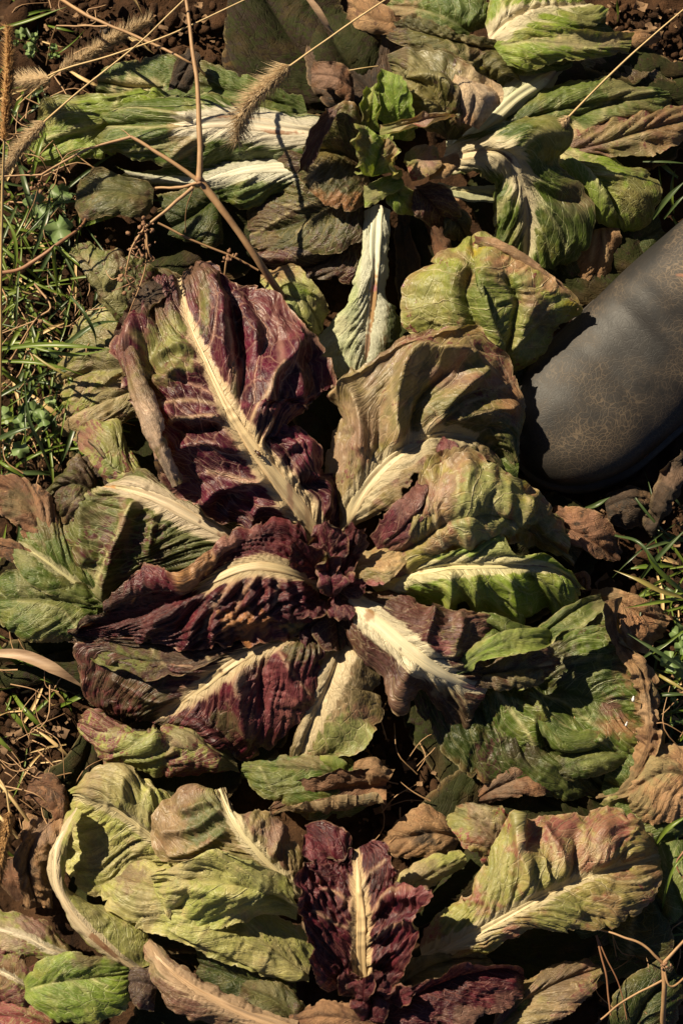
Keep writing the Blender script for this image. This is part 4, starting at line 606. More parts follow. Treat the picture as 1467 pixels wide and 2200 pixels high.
# tan leaf fanning to the upper right
leaf(C, 'tanp', [(735, 1140, 66), (775, 1065, 82), (830, 1000, 90), (890, 958, 92), (960, 938, 82), (1040, 955, 66), (1105, 1025, 44)], [(705, 1090, 50), (692, 1010, 56), (708, 960, 66), (735, 900, 78), (732, 830, 84), (770, 785, 88), (850, 735, 92), (960, 697, 92), (1025, 708, 88), (1080, 770, 80), (1118, 870, 66), (1112, 960, 54)], [(765, 1130), (840, 1085), (890, 1030), (925, 985), (1000, 985), (1060, 1000), (1105, 1035)],
     ribw=(52, 54, 50, 44, 36, 18, 6), fringe=20, fend=.8, ribcol=(.50, .42, .26), ribspots=[(900, 950, (30, 4), A([.22, .07, .10]), .7), (840, 1000, 4, A([.22, .07, .1]), .7)], N=9, sweep=.28, quilt=(6.5, 2.0), bulge=(10, 3), crum=2.6, edge=.35, spots=[(900, 820, (110, 80), A([.22, .19, .085]), .7), (960, 810, (50, 30), A([.20, .11, .105]), .7), (790, 900, 70, A([.27, .18, .13]), .7), (720, 980, 50, A([.30, .20, .15]), .7), (870, 900, (60, 40), A([.20, .19, .075]), .7), (950, 870, (60, 40), A([.15, .15, .055]), .7), (830, 770, 40, A([.22, .135, .12]), .6), (970, 720, (70, 16), A([.26, .14, .06]), .6), (1090, 870, 34, A([.30, .17, .09]), .9), (1020, 790, 30, A([.11, .14, .04]), .7), (1085, 960, (40, 70), A([.075, .095, .03]), .9), (1000, 930, 60, A([.08, .085, .03]), .8), (800, 830, 60, A([.22, .18, .11]), .5)],
     veins=[[(820, 1000), (790, 930), (760, 830)], [(860, 965), (845, 870), (840, 790)], [(890, 950), (880, 860), (900, 770)], [(920, 945), (930, 860), (990, 790)], [(950, 940), (1000, 870), (1080, 830)]], ridges=[([(850, 950), (855, 860), (890, 770), (950, 760), (1010, 765)], 17, 14), ([(890, 940), (900, 860), (960, 800)], -11, 12), ([(920, 940), (960, 860), (1040, 800)], 10, 12), ([(780, 960), (775, 880), (745, 830)], 10, 12), ([(815, 960), (815, 870)], -5, 9), ([(980, 900), (1040, 880), (1090, 880)], 11, 12), ([(730, 850), (790, 790), (870, 745), (970, 715)], 8, 14)], curl=([(70, .88, .3, .85)], None))
leaf(C, 'green', [(960, 960, 54), (1040, 965, 56), (1110, 960, 44)], [(1000, 900), (1080, 880), (1118, 900)], [(980, 1000), (1070, 1040), (1110, 1040)], N=5, quilt=3, spots=[(1060, 960, 60, A([.09, .12, .035]), .5)])
# round cupped green leaf beside the boot
leaf(C, 'mottled', [(1090, 800, 44), (1075, 740, 66), (1050, 660, 84), (1025, 575, 84), (1012, 510, 72)], [(1050, 790), (960, 725, 64), (895, 722, 56), (866, 655, 58), (890, 595, 62), (950, 545, 66), (1005, 508, 70)], [(1120, 790), (1165, 765, 58), (1190, 720, 62), (1232, 690, 66), (1238, 655, 78), (1195, 605, 88), (1130, 562, 84), (1040, 510, 74)],
     N=6, sweep=.05, quilt=3, bulge=(8, 8), crum=2.6, mot=.44, edge=.5, spots=[(1050, 650, (90, 100), A([.125, .165, .035]), .9), (980, 640, (40, 70), A([.17, .19, .055]), .7), (1075, 590, 26, A([.20, .11, .085]), .6), (1000, 600, 22, A([.20, .10, .08]), .5), (1140, 650, 30, A([.19, .10, .08]), .6), (920, 660, 60, A([.24, .24, .09]), .7), (1100, 720, 70, A([.17, .20, .06]), .7), (1120, 575, (90, 16), A([.34, .19, .11]), .9), (1190, 610, (50, 22), A([.36, .22, .13]), .95), (1225, 665, (20, 22), YEL * .8, .9), (1020, 545, (24, 14), YEL, .8), (960, 550, (60, 16), A([.24, .15, .09]), .7), (1170, 690, 40, A([.13, .085, .045]), .7)],
     veins=[[(1080, 760), (1000, 690), (990, 610), (1000, 570)], [(1080, 760), (1050, 680), (1030, 580)], [(1085, 755), (1100, 660), (1080, 590)], [(1090, 760), (1150, 690), (1190, 650)], [(1070, 750), (960, 700), (900, 680)]], ridges=[([(1060, 730), (1040, 640), (1050, 580)], 14, 26), ([(1030, 720), (1000, 640), (1010, 590)], -9, 10), ([(1000, 710), (975, 640), (985, 580)], 6, 14), ([(1095, 740), (1110, 650), (1090, 600)], -9, 9), ([(1110, 740), (1140, 660)], 6, 16)], curl=None or (None, [(70, .85, .45, 1)]))
leaf(C, 'dgreen', [(1080, 800, 40), (1100, 860, 36), (1105, 920, 24)], [(1120, 790), (1140, 780), (1125, 900)], [(1060, 820), (1090, 900), (1095, 940)], N=4, sp=2.4)
# folded pale leaf between
leaf(C, 'pale', [(560, 590, 50), (610, 600, 62), (660, 650, 66), (690, 715, 46)], [(570, 575), (640, 580), (690, 640), (700, 700)], [(560, 610), (590, 640), (630, 680), (650, 725), (680, 730)], N=4, quilt=1.6, crum=1.4, bulge=(7, 7), spots=[(600, 585, (60, 22), A([.30, .17, .09]), .9), (640, 630, 50, A([.24, .24, .11]), .7), (670, 690, 30, A([.22, .22, .09]), .6)], curl=([(80, .6, .1, .9)], [(110, .5, .1, .9)]), edge=.4)
leaf(C, 'lime', [(600, 640, 60), (630, 640, 70), (665, 680, 62)], [(590, 620), (640, 612), (675, 650)], [(605, 660), (635, 690), (665, 705)], N=3, quilt=.8, crum=1, curl=([(100, .5, 0, 1)], None), spots=[(630, 650, 40, A([.26, .27, .13]), .7)])
# ================================================================== the great purple leaf
leaf(C, 'purple', [(700, 1185, 62), (645, 1095, 84), (562, 985, 104), (495, 885, 112), (442, 775, 108), (405, 690, 98), (385, 600, 78)], [(660, 1175, 56), (600, 1140, 66), (520, 1130, 72), (440, 1105, 78), (375, 1045, 88), (320, 960, 100), (280, 885, 106), (252, 810, 104), (247, 750, 98), (268, 695, 90), (305, 640, 80), (340, 600, 74)], [(728, 1170, 58), (740, 1100, 62), (736, 1035, 66), (695, 1012, 78), (688, 965, 88), (640, 925, 92), (588, 915, 100), (640, 885, 92), (668, 850, 88), (714, 838, 80), (708, 800, 84), (680, 738, 86), (640, 690, 84), (598, 650, 82), (550, 622, 80), (500, 612, 82), (460, 575, 78), (425, 570, 72)],
     ribw=(54, 60, 50, 34, 20, 12, 4), fringe=18, ribcol=(.60, .47, .28), ribspots=[(622, 1065, (9, 60), A([.30, .13, .10]), .6), (660, 1100, (8, 50), A([.26, .13, .08]), .5), (585, 1060, 3, DKB, .9)], N=9, sweep=.30, quilt=6.5, bulge=(6, 6), crum=3.2, blis=1.4, big=7, mot=.30, edge=.1, sp=1.6,
     spots=[(360, 760, (70, 60), A([.21, .22, .075]), .95), (375, 710, (50, 40), A([.24, .25, .085]), .9), (340, 800, (50, 40), A([.17, .15, .06]), .7), (345, 680, 40, A([.15, .12, .06]), .6), (440, 660, (14, 60), A([.16, .17, .05]), .8), (420, 600, 50, A([.13, .085, .05]), .7), (320, 900, (26, 70), A([.34, .20, .16]), .95), (345, 990, (26, 50), A([.42, .27, .20]), .95), (290, 800, (24, 60), A([.18, .10, .06]), .7), (275, 720, (20, 40), A([.20, .09, .08]), .7), (500, 850, (14, 60), A([.19, .17, .08]), .7), (610, 720, 40, A([.15, .055, .05]), .6), (590, 640, 50, A([.15, .05, .05]), .7), (320, 640, 30, A([.05, .04, .03]), .9)],
     veins=[[(560, 1000), (500, 940), (455, 895), (410, 900), (370, 905)], [(490, 880), (420, 860), (340, 870)], [(440, 780), (370, 770), (300, 740)], [(590, 1040), (500, 1020), (450, 1010)], [(505, 900), (510, 830), (490, 700)], [(530, 930), (560, 860), (600, 790)], [(560, 960), (580, 910)]],
     ridges=[([(495, 865), (480, 760), (470, 660), (440, 600)], 15, 20), ([(510, 880), (525, 780), (500, 660)], -12, 13), ([(560, 900), (580, 820), (620, 770), (650, 720)], 16, 26), ([(530, 880), (550, 790), (545, 700)], 7, 14), ([(640, 850), (625, 760)], 6, 14), ([(300, 700), (275, 790), (300, 880), (340, 980)], 14, 18), ([(330, 740), (320, 820), (345, 900)], -10, 16), ([(470, 900), (400, 900), (350, 880)], 11, 12), ([(460, 920), (390, 930)], -10, 14), ([(520, 970), (440, 950), (380, 960)], 9, 14), ([(560, 1030), (480, 1040), (420, 1090)], 13, 16), ([(540, 1080), (510, 1060), (470, 1080)], -6, 10), ([(600, 1090), (560, 1080), (540, 1120)], 9, 12), ([(430, 760), (380, 750), (330, 770)], 7, 10), ([(440, 790), (390, 800), (330, 820)], 8, 12), ([(640, 1000), (690, 1040), (700, 1090)], 9, 14), ([(620, 960), (660, 960)], 7, 12), ([(660, 1040), (700, 1020)], -5, 10)],
     curl=([(60, .86, .12, .78)], [(50, .85, .5, .95)]))
leaf(C, 'tanp', [(262, 740, 116), (284, 820, 128), (312, 900, 132), (343, 970, 126), (376, 1045, 106)], [(244, 740), (258, 825), (284, 910), (318, 985), (362, 1050)], [(292, 735), (322, 815), (350, 895), (374, 965), (394, 1035)], N=4, quilt=.5, crum=1.0, big=2, ruf=1.5, e=(-18, 2), bulge=(5, 3), curl=([(-70, .2, 0, 1)], [(-90, .3, 0, 1)]), mot=.12, spots=[(318, 880, (70, 120), A([.50, .36, .28]), .92), (262, 770, (40, 60), A([.13, .035, .04]), .85), (300, 830, (40, 50), A([.19, .12, .06]), .6), (330, 920, (34, 70), A([.54, .40, .31]), .9), (358, 1000, (30, 50), A([.56, .42, .33]), .9)], edge=.2)
leaf(C, 'dark', [(345, 610, 88), (310, 650, 96), (285, 700, 100), (265, 740, 98)], [(330, 600), (290, 645), (265, 690), (250, 735)], [(365, 630), (335, 670), (310, 715), (285, 745)], N=4, quilt=1.5, crum=3, curl=([(90, .4, 0, 1)], [(90, .4, 0, 1)]), spots=[(280, 700, 40, A([.10, .06, .035]), .6), (270, 735, 30, A([.10, .03, .035]), .7)])
leaf(C, 'tanp', [(1020, 512, 90), (1078, 541, 94), (1133, 570, 95), (1190, 608, 92), (1238, 668, 78)], [(1018, 505), (1082, 528), (1142, 558), (1202, 598), (1242, 660)], [(1016, 524), (1068, 554), (1120, 588), (1174, 630), (1230, 678)], N=3, quilt=.5, crum=1.4, ruf=1.5, bulge=(3, 3), mot=.3, curl=([(-90, .2, 0, 1)], [(-110, .2, 0, 1)]), spots=[(1100, 555, (110, 60), A([.36, .22, .135]), .9), (1190, 610, (60, 60), A([.40, .25, .155]), .9), (1215, 660, 26, YEL * .7, .9), (1020, 512, 22, A([.15, .05, .03]), .8)])
# ================================================================== inner purple leaves
leaf(C, 'dull', [(510, 1388, 64), (440, 1410, 62), (370, 1420, 58), (300, 1418, 54), (210, 1392, 46), (148, 1358, 40)], [(520, 1372), (440, 1388), (360, 1386), (290, 1384), (200, 1366), (142, 1348)], [(500, 1400), (440, 1432), (370, 1452), (300, 1456), (210, 1424), (150, 1372)], N=8, quilt=2, crum=1.8, bulge=(7, 6), curl=([(60, .5, .1, .95)], [(90, .55, .1, .95)]), spots=[(240, 1420, (110, 34), A([.14, .155, .04]), .95), (400, 1425, (70, 30), A([.12, .075, .055]), .7), (580, 1380, 60, A([.14, .05, .05]), .7), (450, 1400, (60, 10), A([.19, .10, .08]), .7)], mot=.40, veins=[[(150, 1360), (190, 1390), (230, 1440)], [(330, 1400), (355, 1430)], [(430, 1400), (470, 1430)]])
leaf(C, 'deep', [(680, 1255, 70), (620, 1228, 92), (560, 1216, 98), (500, 1226, 94), (430, 1262, 84), (330, 1310, 72), (230, 1340, 60), (150, 1352, 46)], [(680, 1190, 76), (640, 1115, 96), (600, 1108, 104), (540, 1132, 108), (490, 1162, 108), (445, 1200, 106), (395, 1238, 100), (335, 1228, 92), (245, 1258, 82), (190, 1305, 66), (145, 1345, 50)], [(695, 1285, 58), (695, 1325, 60), (650, 1345, 62), (600, 1362, 62), (520, 1378, 62), (440, 1388, 62), (340, 1380, 60), (230, 1372, 52), (148, 1360, 44)],
     ribw=(28, 36, 34, 26, 16, 10, 8, 4), fend=.52, fringe=20, ribcol=(.48, .38, .22), N=13, sweep=.5, quilt=(2, 6), bulge=(-6, 7), crum=2.8, blis=1.5, sp=1.6, mot=.26, edge=.1,
     spots=[(430, 1215, (50, 30), A([.36, .20, .10]), .95), (480, 1170, (50, 16), A([.32, .16, .13]), .9), (400, 1240, 24, A([.40, .22, .10]), .9), (525, 1342, 44, A([.40, .17, .06]), .95), (490, 1325, 26, A([.40, .19, .08]), .9), (565, 1328, 26, A([.34, .14, .05]), .85), (260, 1280, (100, 40), A([.12, .075, .06]), .8), (300, 1340, (130, 40), A([.085, .035, .035]), .6), (200, 1310, 40, A([.10, .075, .05]), .8), (640, 1340, (50, 14), A([.17, .15, .05]), .7), (600, 1115, (60, 14), A([.20, .045, .055]), .7), (540, 1145, 24, A([.28, .12, .11]), .6)],
     veins=[[(430, 1265), (350, 1260), (290, 1280), (200, 1320)], [(520, 1235), (460, 1300), (430, 1370)], [(560, 1225), (520, 1280), (500, 1330)], [(600, 1235), (590, 1290)]], ridges=[([(395, 1240), (330, 1245), (240, 1275), (170, 1335)], 9, 20), ([(440, 1275), (360, 1320), (300, 1375)], 10, 13), ([(470, 1270), (420, 1330), (400, 1380)], 9, 11), ([(450, 1285), (385, 1345)], -8, 9), ([(510, 1250), (460, 1310), (460, 1370)], 8, 11), ([(490, 1265), (440, 1330)], -7, 8), ([(550, 1240), (530, 1290)], 6, 8), ([(580, 1240), (575, 1300)], 6, 8), ([(610, 1245), (620, 1310)], 6, 9), ([(640, 1255), (655, 1310)], 5, 8), ([(480, 1330), (560, 1320), (640, 1320)], 6, 16)], curl=([(-75, .70, .10, .75)], [(60, .8, .2, .6)]))
# heart: small ruffled leaves
for (x, y, ang, ln, wd, z0, z1, pal_) in [(712, 1235, 96, 120, 84, 72, 108, 'purple'), (690, 1240, 128, 96, 70, 74, 106, 'deep'), (735, 1235, 72, 104, 66, 74, 100, 'deep'), (728, 1262, 8, 60, 58, 70, 92, 'purple'), (700, 1290, 205, 76, 66, 70, 92, 'purple'), (722, 1275, -55, 62, 60, 66, 82, 'purple'), (712, 1240, 100, 58, 50, 86, 114, 'deep')]:
    auto(C, pal_, x, y, ang, ln, wd, z0, z1, N=4, quilt=2, crum=2.2, ruf=6, big=5, blis=1.2, bulge=(3, 3), curl=([(50, .6, .1, 1)], [(40, .6, .1, 1)]), edge=.5, sp=1.2, spots=[(690, 1195, 14, A([.17, .16, .04]), .6)])
auto(C, 'purple', 715, 1285, 95, 70, 60, 72, 88, zm=92, N=3, sp=1.2, ruf=5); auto(C, 'deep', 690, 1275, 60, 60, 50, 78, 96, N=3, sp=1.2, ruf=5); auto(C, 'purple', 700, 1300, 250, 110, 60, 60, 60, N=5, quilt=3); auto(C, 'dull', 720, 1300, 275, 100, 90, 56, 56, N=5, quilt=3)
# ================================================================== LEFT EDGE plant
leaf(W_, 'green', [(250, 1300, 34), (160, 1250, 44), (90, 1200, 46), (40, 1165, 36)], [(240, 1240), (170, 1180), (110, 1100), (60, 1080)], [(240, 1330), (160, 1300), (60, 1240), (20, 1200)], N=6, quilt=2.5, ribw=(10, 16, 18, 7), fringe=12, ribcol=(.45, .42, .24), spots=[(60, 1190, 40, A([.28, .25, .12]), .6), (100, 1120, 50, A([.20, .12, .07]), .6)])
leaf(W_, 'green', [(210, 1310, 40), (120, 1290, 48), (40, 1290, 44), (-30, 1290, 34)], [(200, 1265), (130, 1245), (60, 1232), (-20, 1235)], [(200, 1365), (130, 1382), (50, 1365), (0, 1330), (-30, 1320)], N=5, quilt=2, crum=1.4, spots=[(110, 1270, 90, A([.19, .20, .075]), .7), (60, 1250, 40, A([.22, .21, .10]), .6), (100, 1375, (90, 12), A([.27, .20, .09]), .8)], curl=([(60, .6, .1, .9)], None), veins=[[(170, 1350), (130, 1310), (40, 1290)], [(190, 1345), (160, 1355)]], mot=.2, edge=.5)
leaf(W_, 'brown', [(110, 1180, 40), (80, 1110, 46), (40, 1060, 42), (-20, 1040, 32)], [(70, 1190), (30, 1130), (-10, 1090), (-30, 1070)], [(125, 1130), (100, 1060), (50, 1030), (-10, 1022)], N=5, quilt=4, crum=4, spots=[(90, 1120, (30, 50), A([.30, .18, .11]), .8), (40, 1080, 40, A([.12, .11, .05]), .6)], edge=.5)
leaf(W_, 'brown', [(100, 1230, 36), (40, 1185, 42), (-10, 1170, 36)], [(80, 1200), (30, 1165), (-10, 1150)], [(90, 1245), (30, 1210), (-10, 1195)], N=3)
# ================================================================== FRONT head
leaf(B, 'green', [(800, 1720, 20), (700, 1660, 34), (600, 1650, 34), (520, 1640, 24)], [(780, 1650), (700, 1622), (600, 1625), (525, 1632)], [(760, 1760), (640, 1740), (560, 1700), (520, 1660)], N=5, quilt=2, spots=[(660, 1640, (90, 18), A([.24, .18, .10]), .8), (600, 1690, 60, A([.14, .15, .05]), .7)], veins=[[(560, 1650), (590, 1700), (620, 1740)]], edge=.5)
leaf(B, 'lime', [(740, 1660, 34), (700, 1640, 36), (690, 1635, 34)], [(745, 1640), (720, 1628), (690, 1628)], [(735, 1675), (710, 1655), (690, 1645)], sp=2, ruf=1)
leaf(B, 'pale', [(420, 1860, 30), (330, 1800, 44), (250, 1740, 50), (190, 1720, 48), (160, 1710, 38)], [(480, 1800), (400, 1740, 44), (320, 1670, 46), (240, 1648, 50), (175, 1675), (150, 1700)], [(380, 1980), (260, 1930), (180, 1920), (140, 1850, 30), (140, 1780)], N=7, quilt=3, bulge=(9, -8), ribw=(10, 16, 20, 14, 5), fringe=14, ribcol=(.52, .44, .25), spots=[(240, 1690, 70, A([.30, .25, .13]), .7), (300, 1740, 40, A([.22, .22, .08]), .5), (250, 1860, 90, A([.27, .23, .10]), .6), (190, 1690, 40, A([.27, .18, .11]), .5)], veins=[[(300, 1790), (310, 1720), (330, 1690)], [(230, 1740), (235, 1690), (250, 1660)], [(330, 1800), (260, 1850), (190, 1870)]], ridges=[([(320, 1790), (320, 1710)], 5, 12), ([(260, 1740), (265, 1680)], 6, 16)])
leaf(B, 'pale', [(290, 2085, 34), (220, 2030, 46), (160, 1970, 54), (122, 1900, 60), (120, 1830, 62), (145, 1770, 58), (165, 1735, 50)], [(260, 2090), (190, 2040), (130, 1975), (104, 1900), (104, 1830), (130, 1765), (150, 1730)], [(325, 2070), (310, 2000, 36), (250, 1955, 38), (185, 1935, 44), (142, 1895, 50), (138, 1840, 56), (160, 1785), (180, 1750)], ribw=(26, 28, 28, 24, 20, 14, 6), fringe=7, ribcol=(.62, .50, .33), ribspots=[(215, 2020, (40, 30), A([.26, .12, .06]), .85), (240, 2045, 30, A([.2, .09, .05]), .8), (160, 1760, 30, A([.34, .20, .12]), .8)], N=9, quilt=.8, spots=[(260, 2010, 60, A([.24, .25, .08]), .8), (190, 1960, 60, A([.26, .24, .10]), .7), (150, 1900, 30, A([.22, .14, .08]), .7)], curl=([(-70, .3, .1, .9)], None), edge=.3, pleat=.6)
leaf(B, 'pale', [(660, 2100, 34), (560, 2020, 50), (450, 1960, 56), (350, 1910, 52), (260, 1880, 44)], [(680, 2000), (580, 1960), (460, 1900), (360, 1860), (280, 1850)], [(660, 2112, 40), (580, 2095), (480, 2055), (400, 2020), (340, 1990), (280, 1975), (240, 1940), (225, 1900)], N=7, quilt=1.4, crum=1.3, bulge=(4, 9), spots=[(500, 2040, 80, A([.30, .30, .10]), .7), (300, 1930, 70, A([.30, .26, .13]), .7), (600, 2060, 60, A([.32, .29, .13]), .7), (280, 1880, 40, A([.25, .17, .11]), .8), (400, 1960, 60, A([.33, .36, .11]), .6)], curl=(None, [(90, .72, .1, .9)]), veins=[[(640, 2090), (540, 2010), (420, 1950), (300, 1900)], [(430, 1950), (380, 1990)], [(580, 2040), (560, 2070)]], ridges=[([(640, 2100), (560, 2070), (470, 2030), (370, 1990)], 7, 16), ([(520, 2000), (420, 1950)], -6, 14)], edge=.3, mot=.3)
leaf(B, 'tanp', [(650, 1935, 56), (590, 1870, 70), (540, 1815, 78), (500, 1760, 78), (470, 1695, 66)], [(620, 1930, 60), (520, 1860, 70), (430, 1850, 70), (345, 1845, 58), (320, 1790, 56), (350, 1730, 58), (390, 1692, 60), (440, 1700, 66)], [(650, 1900, 60), (640, 1830, 66), (620, 1790, 66), (570, 1745, 70), (520, 1745, 74), (485, 1692, 66)], ribw=(34, 32, 26, 22, 10), fringe=14, ribcol=(.60, .52, .32), N=8, quilt=4, crum=4.2, bulge=(5, 8), spots=[(440, 1770, (70, 60), A([.11, .135, .055]), .9), (370, 1780, (40, 60), A([.27, .18, .11]), .85), (400, 1710, 40, A([.19, .12, .075]), .8), (600, 1790, 40, A([.24, .13, .11]), .8), (460, 1720, 30, A([.20, .21, .09]), .6), (520, 1850, 50, A([.20, .22, .07]), .6)], ridges=[([(470, 1750), (420, 1780), (360, 1790)], 8, 10), ([(480, 1790), (430, 1820), (370, 1830)], 8, 10), ([(450, 1730), (400, 1745)], 7, 9), ([(590, 1830), (600, 1780)], 5, 12)], mot=.36)
leaf(B, 'pale', [(640, 1950, 60), (580, 1920, 74), (500, 1900, 82), (420, 1890, 80), (330, 1895, 66)], [(640, 1925, 70), (580, 1860, 86), (500, 1832, 90), (450, 1828, 90), (400, 1845, 84), (330, 1880, 72)], [(640, 1975, 52), (560, 1965, 58), (480, 1975, 56), (400, 1985, 50), (370, 1960, 54), (335, 1910, 60)], N=7, quilt=1.8, crum=1.5, bulge=(6, 9), spots=[(480, 1900, 100, A([.36, .36, .13]), .6), (400, 1890, 60, A([.38, .32, .17]), .7), (440, 1950, 60, A([.29, .35, .08]), .7), (560, 1900, 60, A([.30, .33, .12]), .6)], veins=[[(640, 1945), (560, 1890), (460, 1835)], [(560, 1890), (540, 1940)], [(600, 1915), (480, 1900), (370, 1890)]], mot=.28, edge=.15, ridges=[([(640, 1925), (570, 1860), (480, 1835), (400, 1848)], 7, 12), ([(560, 1920), (470, 1915), (390, 1900)], 6, 18), ([(430, 1870), (480, 1880)], -5, 14), ([(400, 1930), (380, 1970)], -7, 10)], curl=([(60, .85, .2, .9)], [(70, .75, .3, 1)]))
# small upright red leaf with cream rib
leaf(B, 'deep', [(780, 1900, 70), (720, 1850, 80), (680, 1800, 74), (660, 1790, 64)], [(760, 1850), (740, 1800), (700, 1768), (665, 1780)], [(720, 1930), (660, 1880), (645, 1840), (650, 1800)], N=4, quilt=2, crum=1.6, bulge=(6, 6), curl=([(70, .6, .2, 1)], [(90, .6, .2, 1)]), spots=[(665, 1830, 40, A([.17, .035, .05]), .7)])
leaf(B, 'deep', [(780, 2115, 60), (776, 2040, 76), (776, 1970, 86), (770, 1900, 90), (766, 1825, 80)], [(700, 2130, 66), (664, 2085, 86), (636, 2010, 98), (630, 1930, 102), (638, 1870, 96), (690, 1845, 86), (735, 1838, 84), (748, 1815, 86)], [(845, 2120, 64), (882, 2060, 86), (908, 1990, 104), (930, 1905, 110), (880, 1898, 92), (868, 1850, 98), (840, 1815, 94), (795, 1805, 84)], ribw=(36, 34, 30, 20, 6), fringe=18, ribcol=(.62, .46, .25), ribstreak=.5, N=10, sweep=.42, quilt=4.5, blis=2.6, crum=3.4, bulge=(-6, -6), curl=([(40, .8, .2, .8)], [(35, .8, .3, .9)]), ruf=4, mot=.22, edge=.1, veins=[[(770, 1960), (730, 1920), (690, 1910)], [(775, 2000), (720, 1980), (670, 1960)], [(780, 1970), (830, 1930), (900, 1910)], [(780, 2030), (840, 1990), (890, 1980)], [(772, 1920), (790, 1880), (830, 1850)]], spots=[(905, 1910, 40, A([.20, .055, .065]), .7), (660, 1900, 50, A([.13, .028, .04]), .6)], ridges=[([(790, 1960), (840, 1930), (910, 1925)], 7, 10), ([(790, 2010), (850, 1980), (895, 1975)], 7, 10), ([(795, 2060), (850, 2030)], 7, 10), ([(640, 1950), (690, 1990)], 4, 18)])
for (x, y, ang, ln, wd, z0, z1) in [(760, 2140, 110, 52, 60, 66, 92), (800, 2140, 60, 54, 56, 66, 90), (780, 2150, 88, 50, 66, 76, 98), (830, 2150, 20, 60, 50, 64, 84)]:
    auto(B, 'deep', x, y, ang, ln, wd, z0, z1, N=4, quilt=2, crum=2.4, ruf=6, blis=1.2, bulge=(4, 4), curl=([(50, .6, .1, 1)], [(45, .6, .1, 1)]), edge=.5, sp=1.2)
# pink flushed leaf on the right
leaf(B, 'pink', [(910, 2065, 44), (1000, 2020, 64), (1080, 1975, 76), (1160, 1930, 78), (1260, 1885, 70), (1360, 1855, 54), (1415, 1840, 36)], [(905, 2030, 40), (920, 1985, 46), (990, 1915, 58), (1040, 1850, 68), (1105, 1745, 82), (1140, 1752, 64), (1220, 1745, 62), (1310, 1735, 56), (1365, 1765, 50), (1415, 1825, 38)], [(960, 2062), (1050, 2040), (1090, 2010), (1150, 1990), (1200, 2005), (1290, 1995), (1360, 1970), (1410, 1900), (1420, 1860)],
     ribw=(46, 40, 32, 22, 14, 8, 3), fringe=16, ribcol=(.50, .42, .25), N=11, sweep=.18, quilt=3, bulge=(8, 6), crum=2.2, edge=.1, mot=.38, spots=[(990, 1980, (70, 60), A([.26, .27, .075]), .9), (1070, 1880, (50, 90), A([.25, .26, .08]), .85), (1150, 1880, (60, 60), A([.27, .26, .09]), .7), (1200, 1780, (80, 40), A([.22, .065, .07]), .85), (1310, 1780, (60, 50), A([.25, .085, .08]), .8), (1380, 1850, 50, A([.26, .17, .08]), .6), (1250, 1830, 60, A([.28, .16, .10]), .6), (1200, 1960, 70, A([.22, .24, .07]), .7), (1330, 1930, 60, A([.24, .19, .08]), .6), (1110, 1760, (16, 30), A([.22, .22, .08]), .8)],
     veins=[[(1150, 1935), (1130, 1850), (1110, 1760)], [(1110, 1955), (1080, 1880)], [(1060, 1985), (1050, 1900)], [(1190, 1920), (1190, 1840), (1170, 1780)], [(1270, 1885), (1280, 1810), (1300, 1770)], [(1270, 1885), (1340, 1900), (1390, 1890)]], ridges=[([(1140, 1925), (1120, 1830), (1108, 1750)], 8, 12), ([(1175, 1920), (1165, 1850)], 7, 9), ([(1210, 1905), (1200, 1830), (1170, 1780)], 7, 12), ([(1290, 1860), (1300, 1790)], 8, 22), ([(1240, 1890), (1235, 1800)], -6, 14), ([(1190, 1935), (1240, 1960)], 6, 12), ([(1260, 1900), (1330, 1930)], 5, 14)])
leaf(B, 'pink', [(1090, 1850, 50), (1060, 1800, 62), (1020, 1765, 62), (975, 1745, 50)], [(1110, 1800), (1085, 1740), (1050, 1725), (1000, 1728), (975, 1735)], [(1050, 1860), (1000, 1810), (970, 1780), (960, 1760)], N=4, quilt=2, crum=1.6, bulge=(5, 6), spots=[(1030, 1750, 50, A([.30, .24, .16]), .7), (985, 1760, 30, A([.22, .24, .08]), .7), (1060, 1790, 40, A([.26, .16, .13]), .6)], curl=([(50, .7, .1, .9)], None))
leaf(B, 'pale', [(860, 1920, 40), (920, 1880, 44), (1000, 1840, 36)], [(850, 1890), (910, 1850), (990, 1820)], [(870, 1940), (930, 1905), (1000, 1860)], N=3, spots=[(900, 1880, 50, A([.36, .27, .16]), .8)], quilt=2, crum=2)
# ---- lowest row
leaf(B, 'dgreen', [(640, 2160, 34), (540, 2110, 36), (430, 2070, 30)], [(640, 2110), (520, 2040), (420, 2030)], [(620, 2200), (500, 2180), (420, 2110)], N=6, quilt=2, sp=2.2)
leaf(B, 'olive', [(640, 2200, 44), (590, 2150, 46), (520, 2120, 40)], [(660, 2150), (570, 2100), (520, 2105)], [(600, 2200), (540, 2190), (510, 2160)], N=5, quilt=2, spots=[(580, 2140, 50, A([.15, .15, .06]), .6)])
leaf(B, 'tanp', [(640, 2215, 54), (520, 2175, 60), (420, 2125, 62), (350, 2070, 58), (318, 2022, 46)], [(640, 2195), (520, 2150), (430, 2100), (370, 2060), (325, 2020)], [(620, 2240), (500, 2215), (390, 2180), (340, 2110), (312, 2030)], ribw=(34, 36, 32, 22, 8), fringe=16, ribcol=(.46, .31, .19), N=10, quilt=1.6, spots=[(380, 2150, 60, A([.15, .06, .055]), .7), (440, 2190, 60, A([.16, .08, .06]), .6)], e=(-6, -8))
leaf(B, 'dull', [(340, 2120, 46), (300, 2110, 50), (230, 2110, 40)], [(350, 2080), (290, 2085), (232, 2095)], [(330, 2170), (300, 2165), (250, 2140), (230, 2125)], N=3, quilt=2, spots=[(290, 2120, 60, A([.075, .05, .045]), .8)], ruf=4)
